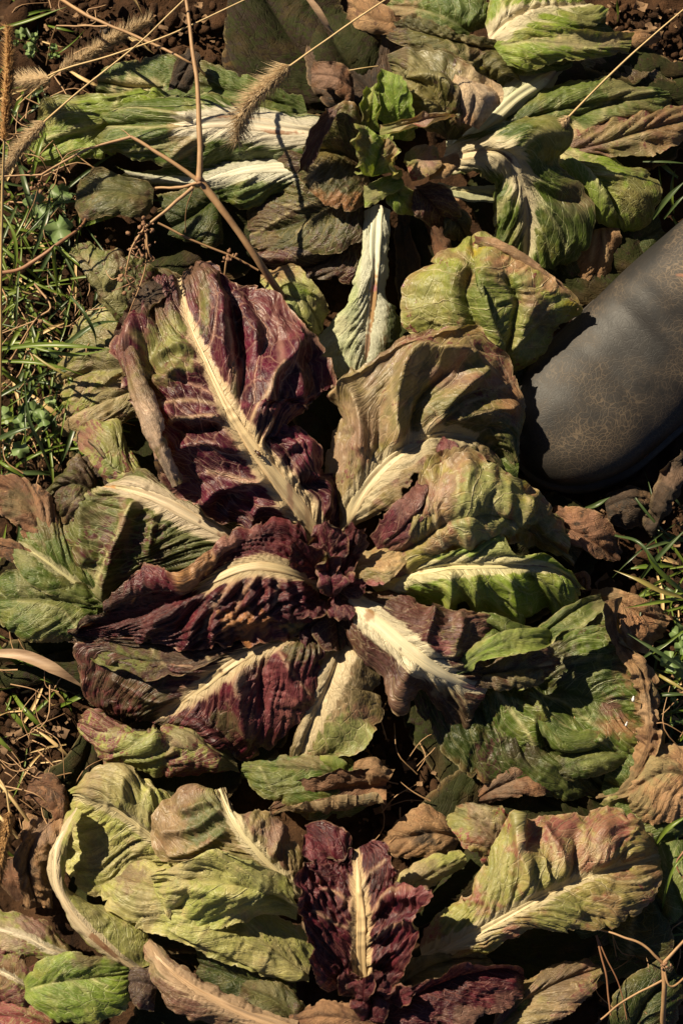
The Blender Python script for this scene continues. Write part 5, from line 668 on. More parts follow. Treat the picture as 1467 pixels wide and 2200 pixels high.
leaf(B, 'olive', [(820, 2150, 40), (900, 2090, 50), (980, 2060, 46), (1050, 2058, 34)], [(840, 2110), (900, 2060), (980, 2045), (1040, 2045)], [(850, 2180), (930, 2130), (1010, 2090), (1060, 2075)], N=4, spots=[(920, 2080, 60, A([.26, .23, .10]), .7), (1000, 2065, 40, A([.20, .15, .10]), .6)], quilt=1.6)
leaf(B, 'deep', [(830, 2180, 56), (910, 2130, 62), (1000, 2095, 62), (1080, 2080, 56), (1125, 2095, 46)], [(830, 2140, 60), (900, 2110, 74), (980, 2070, 80), (1060, 2068, 74), (1125, 2085, 54)], [(850, 2230), (940, 2205), (1020, 2190), (1100, 2160), (1128, 2110)], N=9, quilt=3, crum=2, bulge=(-4, 3), spots=[(1030, 2180, (90, 22), A([.20, .12, .09]), .8), (1040, 2070, (80, 8), A([.22, .09, .10]), .7), (1090, 2160, 40, A([.19, .10, .08]), .6)], ruf=3)
leaf(B, 'deep', [(790, 2130, 60), (800, 2160, 66), (790, 2190, 56)], [(830, 2130), (840, 2160), (820, 2190)], [(760, 2140), (750, 2170), (770, 2195)], N=4, ruf=4, crum=2)
leaf(B, 'brown', [(860, 2210, 56), (760, 2190, 62), (680, 2185, 56), (610, 2200, 44)], [(840, 2180), (760, 2155), (690, 2150), (620, 2180)], [(860, 2240), (760, 2240), (680, 2230), (610, 2220)], N=6, quilt=3, crum=3, spots=[(700, 2180, 60, A([.30, .17, .09]), .7)])
leaf(G_, 'tanp', [(1050, 2230, 30), (1120, 2160, 40), (1200, 2110, 42), (1290, 2080, 32)], [(1080, 2140), (1150, 2090), (1230, 2060), (1290, 2070)], [(1120, 2230), (1190, 2200), (1260, 2150), (1295, 2095)], N=5, quilt=2, spots=[(1200, 2100, 70, A([.13, .085, .06]), .8), (1150, 2180, 50, A([.26, .20, .11]), .7)])
leaf(G_, 'green', [(1100, 2215, 34), (1110, 2140, 40), (1095, 2090, 34)], [(1080, 2215), (1085, 2140), (1085, 2090)], [(1190, 2230), (1160, 2160), (1110, 2095)], N=4, spots=[(1110, 2140, 40, A([.19, .19, .07]), .6)])
leaf(G_, 'dgreen', [(1350, 2230, 24), (1390, 2150, 30), (1450, 2090, 24)], [(1300, 2200), (1330, 2120), (1430, 2060)], [(1440, 2230), (1470, 2160), (1480, 2100)], N=4, sp=2.2)
leaf(G_, 'dgreen', [(1290, 2000, 20), (1340, 1960, 26), (1390, 1900, 22)], [(1220, 1990), (1300, 1930), (1390, 1870)], [(1330, 2060), (1430, 2050), (1440, 2010), (1410, 1940)], N=5, sp=2.2, veins=[[(1350, 2050), (1360, 1980), (1390, 1900)]])
leaf(G_, 'green', [(1470, 1960, 24), (1440, 1880, 30), (1430, 1810, 22)], [(1430, 1990), (1400, 1900), (1400, 1820)], [(1500, 1940), (1490, 1850), (1470, 1800)], N=4, sp=2.2, spots=[(1450, 1890, 40, A([.15, .17, .06]), .6)])
leaf(G_, 'tan', [(1500, 1680, 34), (1430, 1660, 42), (1370, 1690, 36), (1330, 1720, 24)], [(1480, 1610), (1410, 1605), (1370, 1640), (1330, 1700)], [(1500, 1760), (1440, 1760), (1390, 1770), (1340, 1740)], N=6, quilt=3, crum=3, spots=[(1400, 1640, 60, A([.26, .23, .11]), .7), (1440, 1730, (50, 40), A([.34, .20, .11]), .8), (1370, 1730, 40, A([.14, .14, .06]), .6)], edge=.5)
leaf(G_, 'pale', [(1310, 1740, 22), (1330, 1720, 26), (1340, 1700, 20)], [(1290, 1735), (1310, 1710), (1330, 1695)], [(1330, 1750), (1350, 1735), (1350, 1710)], N=3)
# ---- bottom left corner
leaf(K_, 'mottled', [(170, 2060, 30), (110, 2040, 40), (50, 2010, 42), (-20, 1990, 34)], [(150, 2030), (100, 1980), (50, 1960), (-20, 1950)], [(160, 2070), (100, 2065), (40, 2060), (-20, 2050)], N=5, quilt=1.5, ribw=(14, 16, 9, 4), fringe=9, spots=[(70, 1990, 50, A([.17, .05, .08]), .8), (20, 2010, 50, A([.34, .25, .19]), .7)], mot=.5)
leaf(K_, 'mottled', [(70, 2130, 34), (30, 2100, 40), (-30, 2070, 36)], [(100, 2080), (50, 2055), (-20, 2040)], [(60, 2180), (20, 2160), (-30, 2140)], N=5, mot=.58, fringe=7, ribw=(12, 12, 5), spots=[(20, 2090, 40, A([.18, .05, .06]), .7)])
leaf(K_, 'pink', [(130, 2215, 34), (60, 2190, 38), (-20, 2180, 32)], [(120, 2170), (60, 2150), (-20, 2150)], [(140, 2240), (60, 2230), (-20, 2230)], N=4, mot=.55)
leaf(K_, 'lime', [(55, 2125, 46), (120, 2110, 56), (200, 2100, 56), (275, 2090, 46)], [(52, 2110), (100, 2060), (160, 2045), (220, 2060), (280, 2080)], [(55, 2140), (90, 2180), (160, 2200), (220, 2195), (268, 2165), (275, 2110)], N=6, quilt=1.6, crum=.8, big=3, bulge=(5, 6), spots=[(160, 2130, 100, A([.14, .21, .045]), .6), (190, 2060, (50, 20), A([.17, .11, .07]), .8)], veins=[[(70, 2125), (150, 2105), (260, 2090)], [(110, 2115), (140, 2085)], [(150, 2105), (190, 2130)], [(190, 2100), (230, 2120)]], mot=.15, edge=.2)
# ------------------------------------------------------------------ rubber boot
def build_boot():
    root = thing('rubber_boot', 'scuffed dark rubber boot with cracked dusty toe stepping in from the right edge', 'boot')
    mt, t, N, K = nt('cracked_rubber')
    tc = N('TexCoord'); wn_ = N('TexNoise', i_Scale=28.0, i_Detail=3.0); K(tc.outputs['Object'], wn_.inputs['Vector'])
    va = N('VectorMath', operation='MULTIPLY_ADD'); K(wn_.outputs['Color'], va.inputs[0]); va.inputs[1].default_value = (.035, .035, .035); K(tc.outputs['Object'], va.inputs[2])
    v1 = N('TexVoronoi', feature='DISTANCE_TO_EDGE', i_Scale=215.0); K(va.outputs[0], v1.inputs['Vector'])
    v2 = N('TexVoronoi', feature='DISTANCE_TO_EDGE', i_Scale=560.0); K(va.outputs[0], v2.inputs['Vector'])
    r1 = ramp(N, 0, .085, (1, 1, 1, 1), (0, 0, 0, 1)); K(v1.outputs[0], r1.inputs[0]); r2 = ramp(N, 0, .10, (1, 1, 1, 1), (0, 0, 0, 1)); K(v2.outputs[0], r2.inputs[0])
    r2b = N('Math', operation='MULTIPLY'); K(r2.outputs[0], r2b.inputs[0]); r2b.inputs[1].default_value = .45
    cm = N('Math', operation='MAXIMUM'); K(r1.outputs[0], cm.inputs[0]); K(r2b.outputs[0], cm.inputs[1])
    n1 = N('TexNoise', i_Scale=11.0, i_Detail=4.0, i_Roughness=.6); K(tc.outputs['Object'], n1.inputs['Vector']); p1 = ramp(N, .42, .70); K(n1.outputs[0], p1.inputs[0])
    n2 = N('TexNoise', i_Scale=60.0, i_Detail=5.0, i_Roughness=.7); K(tc.outputs['Object'], n2.inputs['Vector']); p2 = ramp(N, .3, .7); K(n2.outputs[0], p2.inputs[0])
    # dust clings to what faces up, scuffed off the toe rim
    at_ = N('Attribute', attribute_name='wear')
    m1 = N('Math', operation='MULTIPLY'); K(cm.outputs[0], m1.inputs[0]); K(p1.outputs[0], m1.inputs[1])
    m2 = N('Math', operation='MULTIPLY'); K(m1.outputs[0], m2.inputs[0]); K(at_.outputs['Fac'], m2.inputs[1])
    base = mixc(N, K, p2.outputs[0], (.0085, .008, .0082, 1), (.017, .0145, .0128, 1))
    d0 = N('Math', operation='MULTIPLY'); K(p1.outputs[0], d0.inputs[0]); K(at_.outputs['Fac'], d0.inputs[1])
    d1 = N('Math', operation='MULTIPLY'); K(d0.outputs[0], d1.inputs[0]); d1.inputs[1].default_value = .36
    c = mixc(N, K, d1.outputs[0], base, (.070, .050, .033, 1))
    c = mixc(N, K, m2.outputs[0], c, (.19, .135, .082, 1))
    n3 = N('TexNoise', i_Scale=48.0, i_Detail=1.0); K(tc.outputs['Object'], n3.inputs['Vector']); p3 = ramp(N, .77, .80); K(n3.outputs[0], p3.inputs[0])
    c = mixc(N, K, p3.outputs[0], c, (.20, .085, .045, 1))
    p = N('BsdfPrincipled'); K(c, p.inputs['Base Color'])
    rr = N('MapRange'); K(d0.outputs[0], rr.inputs[0]); rr.inputs[3].default_value = .58; rr.inputs[4].default_value = .80; K(rr.outputs[0], p.inputs['Roughness'])
    hs = N('Math', operation='MULTIPLY_ADD'); K(n2.outputs[0], hs.inputs[0]); hs.inputs[1].default_value = .5
    neg = N('Math', operation='MULTIPLY'); K(cm.outputs[0], neg.inputs[0]); neg.inputs[1].default_value = -.6; K(neg.outputs[0], hs.inputs[2])
    b = N('Bump'); b.inputs['Strength'].default_value = .28; b.inputs['Distance'].default_value = .0005; K(hs.outputs[0], b.inputs['Height']); K(b.outputs[0], p.inputs['Normal'])
    o = N('OutputMaterial'); K(p.outputs[0], o.inputs[0])
    # axis of the foot on the ground, toe first
    toe = at(1128, 1003, 25)[:2]; aft = at(1460, 690, 55)[:2]; ax = (aft - toe) / np.linalg.norm(aft - toe); sd = np.array([ax[1], -ax[0]])   # sd: to the lower right
    LEN = .32; ns = 54; nk = 56
    s = np.linspace(0, 1, ns) ** 1.5 * LEN * 1.0
    def prof(tab, x): return np.interp(x, [a for a, _ in tab], [b for _, b in tab])
    k = np.linspace(-1, 1, 41)
    hw = .0645 * (np.clip(s / .088, 0, 1) * (2 - np.clip(s / .088, 0, 1))) ** .5; hw *= prof([(0, 1), (.09, 1), (.17, 1.02), (.24, .98), (.32, .85)], s); hw[-8:] *= np.linspace(1, .55, 8) ** .5
    top = .026 + .046 * (np.clip(s / .10, 0, 1) * (2 - np.clip(s / .10, 0, 1))) ** .55; top += prof([(0, 0), (.10, .0), (.14, .012), (.19, .045), (.285, .06)], s)
    V = []; W = []
    for i in range(ns):
        th = np.linspace(0, 2 * np.pi, nk, endpoint=False); cx = np.cos(th); sz = np.sin(th)
        e = 2.35; x = np.sign(cx) * np.abs(cx) ** (2 / e) * hw[i]
        zc = .018 + .30 * (top[i] - .018); zz = np.where(sz > 0, zc + (np.abs(sz) ** (2 / 2.25)) * (top[i] - zc), zc - (np.abs(sz) ** (2 / 4.)) * (zc - .016))
        crease = .0016 * np.sin((s[i] - .125) * 2 * np.pi / .021 + 2.0 * cx) * np.exp(-((s[i] - .15) / .032) ** 2) * np.clip(sz, 0, 1)
        zz = zz + crease + .0012 * pn(np.full(nk, s[i] * 40), cx * 2 + 5, 4) * np.clip(sz, 0, 1)
        P = toe[None, :] + ax[None, :] * s[i] + sd[None, :] * x[:, None]
        V.append(np.column_stack([P, zz])); W.append(np.clip((zz - .035) / .035, 0, 1) * np.clip(1.15 - np.clip((.03 - s[i]) / .03, 0, 1), 0, 1))
    V = np.vstack(V); W = np.concatenate(W)
    i = np.arange(ns - 1)[:, None] * nk + np.arange(nk)[None, :]; j = np.arange(ns - 1)[:, None] * nk + (np.arange(nk)[None, :] + 1) % nk
    F = np.stack([i, i + nk, j + nk, j], -1).reshape(-1, 4)
    m = mesh_from('upper', V, F); add_attr(m, 'wear', np.column_stack([W, W, W, np.ones_like(W)])); up = link('upper', m, mt, root)
    sub = up.modifiers.new('smooth', 'SUBSURF'); sub.levels = 1; sub.render_levels = 1
    # shaft, out of the picture, leaning back over the heel
    ring = []; ww = []
    for q in range(16):
        tt_ = q / 15; z = .075 + .26 * tt_; c0 = toe + ax * (.262 + .03 * tt_); rx = .058 + .012 * tt_ - .008 * math.sin(tt_ * 3.1); ry = .047 + .014 * tt_
        th = np.linspace(0, 2 * np.pi, 40, endpoint=False)
        ring.append(np.column_stack([c0[None, :] + ax[None, :] * (np.cos(th) * rx)[:, None] + sd[None, :] * (np.sin(th) * ry)[:, None], np.full(40, z) + .012 * np.cos(th) * (1 - tt_)])); ww.append(np.full(40, .5))
    V = np.vstack(ring); i = np.arange(15)[:, None] * 40 + np.arange(40)[None, :]; j = np.arange(15)[:, None] * 40 + (np.arange(40)[None, :] + 1) % 40
    m = mesh_from('shaft', V, np.stack([i, j, j + 40, i + 40], -1).reshape(-1, 4)); w = np.concatenate(ww); add_attr(m, 'wear', np.column_stack([w, w, w, np.ones_like(w)])); sh = link('shaft', m, mt, root)
    so = sh.modifiers.new('wall', 'SOLIDIFY'); so.thickness = .004
    # sole with a thin welt
    V = []
    for i in range(ns):
        for (x, z) in ((1.045, .004), (1.06, .012), (1.05, .019), (.9, .0205), (-.9, .0205), (-1.05, .019), (-1.06, .012), (-1.045, .004)):
            P = toe + ax * (s[i] * 1.006 - .004) + sd * x * max(hw[i], .004); V.append([P[0], P[1], z])
    i = np.arange(ns - 1)[:, None] * 8 + np.arange(8)[None, :]; j = np.arange(ns - 1)[:, None] * 8 + (np.arange(8)[None, :] + 1) % 8
    link('sole', mesh_from('sole', V, np.stack([i, i + 8, j + 8, j], -1).reshape(-1, 4)), simple('sole_rubber', (.018, .015, .014), (.045, .036, .03), 60, .6), root)
build_boot()
# ------------------------------------------------------------------ fallen dry leaves (things of their own)
def dry(label, pal, *a, **k):
    o = leaf(None, pal, *a, name='dry_leaf', **k); return tag(o, label, 'dry leaf', 'withered leaves lying loose')
dry('crumpled rust brown leaf with small holes below the boot toe', 'brown', [(1180, 1110, 18), (1230, 1140, 30), (1280, 1170, 28), (1325, 1205, 14)], [(1190, 1090), (1250, 1098), (1300, 1120), (1330, 1180)], [(1170, 1140), (1220, 1180), (1270, 1200), (1310, 1210)], N=5, quilt=3, crum=4, big=5, spots=[(1240, 1150, 60, A([.24, .12, .075]), .8), (1241, 1125, (11, 5), A([.006, .005, .004]), 1.0), (1260, 1150, 6, A([.006, .005, .004]), 1.0), (1255, 1137, 4, A([.006, .005, .004]), 1.0)], curl=([(70, .6, .2, 1)], [(90, .7, .3, 1)]))
dry('tan and rust leaf lying behind the shaded green blade in the grass', 'tan', [(1260, 1290, 18), (1320, 1290, 28), (1380, 1320, 28), (1438, 1335, 16)], [(1265, 1262), (1330, 1268), (1400, 1300), (1438, 1325)], [(1290, 1340), (1330, 1390), (1380, 1395), (1410, 1360)], N=5, quilt=3, crum=4, spots=[(1370, 1340, 50, A([.23, .11, .055]), .8), (1300, 1275, 40, A([.22, .16, .09]), .8)], curl=([(60, .7, .2, 1)], [(60, .7, .2, 1)]))
dry('dull brown folded leaf resting in the shade under the dark green blade', 'brown', [(1010, 1725, 18), (1070, 1690, 32), (1140, 1665, 34), (1202, 1675, 20)], [(1030, 1700), (1080, 1650), (1130, 1634), (1195, 1650)], [(1040, 1738), (1110, 1712), (1170, 1705), (1200, 1690)], N=5, quilt=2, crum=3, spots=[(1080, 1680, 50, A([.20, .14, .10]), .7)], bulge=(6, 6))
dry('big curled tan brown leaf with rolled papery edge below the red rosette', 'brown', [(830, 1690, 30), (760, 1690, 34), (680, 1710, 38), (580, 1745, 26)], [(835, 1660, 40), (790, 1650, 44), (720, 1645, 46), (660, 1665, 44), (620, 1700, 36), (578, 1742)], [(830, 1730, 50), (790, 1760, 58), (720, 1768, 60), (640, 1752, 54), (590, 1752, 34)], N=6, quilt=3, crum=3.5, bulge=(4, -9), curl=([(80, .75, .1, .9)], [(130, .62, .05, .95)]), spots=[(700, 1740, (110, 14), A([.34, .22, .11]), .8), (720, 1690, 70, A([.15, .085, .05]), .6), (810, 1720, 30, A([.26, .15, .08]), .7)])
dry('small curled papery brown leaf standing beside the big curled one', 'tan', [(760, 1660, 34), (800, 1655, 48), (838, 1672, 44)], [(770, 1635), (810, 1640), (838, 1660)], [(760, 1690), (800, 1690), (832, 1685)], N=3, crum=3, quilt=2, spots=[(800, 1660, 40, A([.22, .13, .07]), .6)])
dry('blotched brown and black leaf between the red upright leaf and the pink flushed leaf', 'tan', [(990, 1800, 20), (930, 1790, 32), (870, 1800, 32), (812, 1810, 18)], [(960, 1755), (900, 1745), (850, 1770), (812, 1800)], [(970, 1830), (900, 1840), (850, 1850), (818, 1825)], N=5, quilt=3, crum=4, spots=[(910, 1800, (36, 22), A([.02, .018, .016]), .9), (860, 1800, 40, A([.16, .09, .045]), .6)])
dry('crinkled grey brown leaf by the rolled pale leaf at the left', 'tan', [(110, 1760, 24), (80, 1800, 38), (60, 1860, 34), (80, 1950, 18)], [(60, 1750), (36, 1800), (40, 1870), (60, 1950)], [(150, 1740), (140, 1800), (110, 1850), (110, 1950)], N=6, quilt=3, crum=5, blis=2, spots=[(90, 1790, 40, A([.20, .13, .095]), .8), (60, 1850, 40, A([.12, .085, .06]), .7)])
dry('small tan curled leaf tip above the crinkled grey brown leaf', 'brown', [(60, 1690, 20), (100, 1690, 32), (140, 1720, 34), (150, 1760, 24)], [(70, 1670), (110, 1665), (150, 1700), (165, 1745)], [(50, 1720), (90, 1730), (120, 1760), (135, 1775)], N=3, crum=4, quilt=2)
dry('dark shrivelled leaf on soil beside the white ribbed stalk at left', 'dark', [(280, 1010, 44), (240, 1000, 52), (190, 1000, 46), (150, 1020, 36)], [(270, 985), (230, 980), (180, 985), (150, 1000)], [(270, 1040), (220, 1040), (175, 1050), (150, 1040)], N=4, crum=4, ruf=6)
dry('brown lit leaf tip in the bottom left shade', 'brown', [(20, 1840, 20), (30, 1890, 26), (50, 1930, 18)], [(0, 1850), (10, 1900), (40, 1935)], [(50, 1840), (60, 1890), (66, 1925)], N=3, crum=3)
dry('dark withered leaf with pale torn edge right below the boot', 'dark', [(1300, 1090, 18), (1350, 1070, 28), (1410, 1075, 22)], [(1300, 1065), (1360, 1048), (1420, 1070)], [(1310, 1130), (1370, 1130), (1410, 1100)], N=3, crum=3, spots=[(1390, 1060, 26, A([.17, .10, .05]), .7)])
dry('tan leaf curl in the soil at the upper right corner', 'tan', [(1330, 80, 18), (1380, 70, 26), (1420, 80, 16)], [(1330, 65), (1380, 55), (1420, 70)], [(1340, 95), (1380, 95), (1415, 92)], N=3, crum=3, quilt=1.5)
dry('small rust leaf curl just right of the long ribbed green leaf', 'brown', [(1235, 1255, 34), (1255, 1240, 40), (1258, 1270, 34)], [(1235, 1240), (1258, 1232), (1268, 1262)], [(1240, 1270), (1248, 1262), (1252, 1275)], N=2, crum=2, ruf=1)
dry('dry shredded dark leaf hanging between the stems above the white rib', 'dark', [(420, 110, 60), (400, 150, 62), (380, 190, 56)], [(405, 105), (375, 150), (362, 190)], [(432, 120), (425, 165), (400, 200)], N=4, crum=4, ruf=6)
# shrivelled dark stalk at the right edge
M_DEAD = simple('dead_stalk', (.02, .018, .017), (.10, .07, .05), 70, .85, .8, .003)
o = leaf(None, 'dark', [(1475, 975, 44), (1442, 1045, 52), (1424, 1095, 46), (1400, 1150, 20)], [(1462, 965), (1425, 1040), (1408, 1090), (1392, 1145)], [(1485, 985), (1460, 1055), (1440, 1105), (1412, 1156)], N=5, quilt=2, crum=7, ruf=9, big=8, pleat=3, curl=([(80, .4, 0, 1)], [(-70, .4, 0, 1)]), spots=[(1450, 1030, 30, A([.16, .10, .07]), .7)], name='shrivelled_leaf'); tag(o, 'blackened shrivelled leaf strip leaning at the right edge below the boot', 'dry leaf')
# ------------------------------------------------------------------ dry branching weed
M_STRAW = simple('dry_stem', (.25, .135, .065), (.40, .25, .12), 60, .6, .5, .0006)
M_PALE = simple('straw', (.38, .25, .10), (.55, .40, .19), 60, .55, .4, .0005)
M_SEED = simple('dry_seed', (.16, .075, .04), (.30, .17, .09), 120, .8, .6, .001)
weed = thing('dry_weed', 'dead branching brown weed stem forking above the leaves with shrivelled seed clusters', 'dry weed')
tube('stem', [(650, 705, 30), (572, 585, 96), (500, 480, 120), (428, 385, 132)], [3.2, 3.0, 2.6, 3.0], M_STRAW, weed, n=8, wob=.5)
tube('stem', [(428, 388, 132), (430, 300, 138), (424, 180, 142), (412, 90, 142), (398, -20, 136)], [2.6, 2.0, 1.8, 1.5, 1.3], M_STRAW, weed, n=8, wob=.6)
for pts, r in (([(425, 386, 132), (350, 335, 134), (283, 294, 130)], [1.9, 1.3]), ([(283, 294, 130), (180, 325, 118), (92, 375, 100)], [1.2, .9]), ([(92, 375, 100), (40, 377, 92), (-20, 382, 84)], [.8, .6]), ([(92, 375, 100), (75, 430, 80), (55, 480, 60)], [.7, .4]), ([(425, 392, 132), (390, 402, 126), (335, 404, 112)], [1.4, 1.0]), ([(416, 402, 132), (365, 445, 128), (312, 488, 120)], [1.7, 1.1]), ([(283, 294, 130), (262, 278, 128)], [.6, .3]),
               ([(312, 488, 120), (285, 530, 118), (270, 590, 112)], [.9, .5]), ([(312, 490, 120), (320, 540, 116), (330, 560, 110)], [.9, .5]), ([(312, 500, 118), (312, 580, 110), (275, 680, 96)], [.7, .4]), ([(418, 400, 132), (400, 450, 110), (398, 500, 90)], [.5, .3]), ([(340, 478, 110), (420, 520, 104), (490, 546, 98), (555, 580, 90)], [.9, .9]), ([(490, 546, 98), (480, 600, 84)], [.9, .6]), ([(270, 590, 112), (240, 600, 104), (228, 580, 100)], [.5, .3]), ([(275, 600, 108), (300, 630, 96)], [.5, .3])):
    tube('branch', pts, r, M_STRAW, weed, n=6, wob=.7)
def cluster(par, cx, cy, z, k, spread, rmax, mat, name='seed_cluster', seed=0):
    rnd = np.random.RandomState(seed + int(cx)); bm = bmesh.new(); bmesh.ops.create_icosphere(bm, subdivisions=2, radius=1); IV = A([v.co[:] for v in bm.verts]); IF = A([[v.index for v in f.verts] for f in bm.faces]); bm.free(); gs = []
    for _ in range(k):
        c = at(cx + rnd.normal(0, spread), cy + rnd.normal(0, spread), z + rnd.normal(0, spread * .35)); r = rnd.uniform(.45, 1) * rmax * 1e-3
        V = IV * (1 + .4 * pn(IV[:, 0] * 2 + rnd.rand() * 99, IV[:, 1] * 2 + IV[:, 2] * 2.3, 3))[:, None] * r * rnd.uniform(.5, 1.3, 3); gs.append((c + V, IF))
    V, F = join_geo(gs); return tag(link(name, mesh_from(name, V, F), mat, par), kind='stuff')
for (x, y, z, k, s, r) in ((312, 492, 120, 16, 9, 2.2), (305, 530, 116, 20, 12, 2.0), (268, 590, 110, 14, 9, 2.0), (492, 552, 98, 14, 8, 2.2), (80, 395, 96, 9, 9, 2.0), (285, 628, 98, 10, 10, 2.2), (430, 390, 134, 7, 4, 2.6)):
    cluster(weed, x, y, z, k, s, r, M_SEED)
for k_ in range(10):
    rnd = random.Random(k_); x, y = rnd.choice([(312, 500), (300, 535), (268, 590), (320, 545)]); tube('tendril', [(x, y, 118), (x + rnd.uniform(-25, 25), y + rnd.uniform(5, 25), 116), (x + rnd.uniform(-30, 30), y + rnd.uniform(-5, 45), 108)], [.55, .3], M_SEED, weed, n=5)
w2 = thing('dry_weed', 'thin dead weed stem crossing the soil in the upper left corner', 'dry weed')
tube('stem', [(110, -15, 70), (180, 28, 96), (232, 53, 104), (330, 95, 112), (412, 136, 116), (440, 160, 80)], [1.5, 1.3, 1.2, 1.0], M_STRAW, w2, n=6, wob=.6)
tube('branch', [(232, 56, 104), (180, 56, 96), (122, 55, 84)], [.9, .6], M_STRAW, w2, n=6, wob=.7); tube('branch', [(122, 55, 84), (110, 90, 60), (100, 140, 30)], [.6, .4], M_STRAW, w2, n=6)
cluster(w2, 230, 62, 100, 6, 6, 2.4, M_DEAD, seed=3)
w3 = thing('dry_weed', 'fine reddish dead stem curving through the grass on the left', 'dry weed')
tube('stem', [(-10, 590, 40), (60, 570, 60), (130, 520, 66), (180, 480, 50), (190, 450, 24)], [1.6, 1.8, 1.5, 1.0], simple('red_stem', (.17, .075, .035), (.28, .14, .07), 60, .6), w3, n=6, wob=.8)
tube('branch', [(75, 610, 50), (110, 660, 56), (75, 690, 50), (20, 780, 30)], [.9, .7], M_STRAW, w3, n=6); tube('branch', [(75, 690, 50), (0, 718, 36)], [.7, .5], M_STRAW, w3, n=6)
cluster(w3, 82, 700, 50, 6, 7, 2.4, M_SEED); cluster(w3, 50, 440, 30, 8, 20, 2.2, M_SEED)
w4 = thing('dry_weed', 'thin brown fork of dead stems in the bottom right corner', 'dry weed')
tube('stem', [(1422, 2215, 20), (1426, 2140, 56), (1424, 2070, 70)], [2.2, 2.0, 1.7], M_STRAW, w4, n=7, wob=.5)
for pts, r in (([(1424, 2070, 70), (1380, 2030, 74), (1330, 2010, 70), (1280, 1995, 60)], [1.2, .7]), ([(1424, 2070, 70), (1470, 2020, 76)], [1.4, 1.2]), ([(1424, 2075, 70), (1440, 2120, 66), (1480, 2090, 60)], [1, .7]), ([(1280, 2010, 56), (1300, 2090, 50), (1310, 2180, 40)], [.8, .7]), ([(1280, 2010, 56), (1330, 2120, 46), (1345, 2190, 36)], [.6, .5]), ([(1425, 2105, 60), (1340, 2150, 54), (1290, 2190, 46)], [.9, .7]), ([(1467, 1830, 60), (1452, 1860, 58), (1470, 1890, 56)], [.8, .6])):
    tube('branch', pts, r, M_STRAW if r[0] > .85 else bpy.data.materials['red_stem'], w4, n=6, wob=.6)
cluster(w4, 1428, 2075, 72, 6, 6, 2.2, M_SEED)
# ------------------------------------------------------------------ foxtail grasses
M_FOX = simple('foxtail_bristle', (.56, .42, .24), (.70, .54, .34), 90, .7, .3, .0004, transl=.45)
M_FOXO = simple('foxtail_bristle_orange', (.38, .20, .07), (.52, .31, .12), 90, .7, .3, .0004, transl=.35)
def foxtail(label, head, stem, wid, mat, srad=(.9, .6), seed=1, bl=1.0):
    r = thing('foxtail_grass', label, 'foxtail', 'dry foxtail grasses'); rnd = np.random.RandomState(seed)
    tube('stem', stem, list(srad), M_PALE, r, n=6, wob=.3)
    k = 130; S = spline(head, k); P = at(S[:, 0], S[:, 1], S[:, 2]); T = np.gradient(P, axis=0); T /= np.linalg.norm(T, axis=1)[:, None]
    t = np.linspace(0, 1, k); w = wid * MM * .5 * (np.sin(np.pi * np.clip(t * .92 + .06, 0, 1)) ** .45)
    s1 = np.cross(T, A([0, 0, 1.])); s1 /= np.linalg.norm(s1, axis=1)[:, None]; s2 = np.cross(s1, T)
    bm = bmesh.new(); bmesh.ops.create_icosphere(bm, subdivisions=1, radius=1); IV = A([v.co[:] for v in bm.verts]); IF = A([[v.index for v in f.verts] for f in bm.faces]); bm.free()
    gs = []; bs = []
    L = np.sum(np.linalg.norm(np.diff(P, axis=0), axis=1)); ng = int(L * 1000 * 6); nb = int(L * 1000 * 14)
    for _ in range(ng):
        i = rnd.randint(k - 1); a = rnd.rand() * 6.283; d = s1[i] * math.cos(a) + s2[i] * math.sin(a); c = P[i] + d * w[i] * .36 * rnd.uniform(.3, 1.15)
        ln = T[i] * .8 + d * .5; ln /= np.linalg.norm(ln); e1 = np.cross(ln, s1[i]); e1 /= np.linalg.norm(e1); e2 = np.cross(ln, e1); sz = w[i] * .13 + .0002
        gs.append((c + IV[:, :1] * ln * sz * 1.9 + IV[:, 1:2] * e1 * sz + IV[:, 2:3] * e2 * sz, IF))
    for _ in range(nb):
        i = rnd.randint(k - 1); a = rnd.rand() * 6.283; d = s1[i] * math.cos(a) + s2[i] * math.sin(a); c = P[i] + d * w[i] * .3
        dr = T[i] * rnd.uniform(.5, 1.2) + d * rnd.uniform(.7, 1.3); dr /= np.linalg.norm(dr); l = rnd.uniform(.5, 1.45) * wid * MM * .62 * bl; q = np.cross(dr, d + 1e-3); q /= np.linalg.norm(q) + 1e-9; q2 = np.cross(dr, q); hw = .00026
        bs.append((np.stack([c + q * hw, c - q * hw * .5 + q2 * hw, c - q * hw * .5 - q2 * hw, c + dr * l]), A([[0, 1, 3], [1, 2, 3], [2, 0, 3]])))
    V, F = join_geo(gs); h = tag(link('seed_head', mesh_from('seed_head', V, F), mat, r), kind='stuff')
    V, F = join_geo(bs); tag(link('bristles', mesh_from('bristles', V, F), mat, h), kind='stuff')
    return r
foxtail('pale bristly foxtail drooping over the green head, its straw stem running up to the top edge', [(622, 142, 150), (580, 180, 146), (545, 215, 140), (520, 250, 132), (508, 305, 118)], [(622, 142, 150), (740, 58, 168), (850, -15, 180)], 42, M_FOX, seed=2, bl=1.35)
foxtail('fuzzy foxtail hanging low over the left green leaf on a long thin stem', [(95, 262, 90), (70, 290, 84), (40, 325, 70), (8, 372, 50)], [(95, 262, 90), (190, 180, 110), (300, 92, 130), (405, -10, 150)], 38, M_FOX, seed=3)
foxtail('upright orange foxtail at the left edge with a long straight straw', [(10, 300, 150), (18, 200, 170), (22, 120, 186), (18, 55, 198)], [(-2, 1100, 10), (0, 900, 40), (3, 600, 84), (6, 430, 116), (10, 300, 150)], 38, M_FOXO, srad=(1.6, 1.3, 1.0), seed=4, bl=.6)
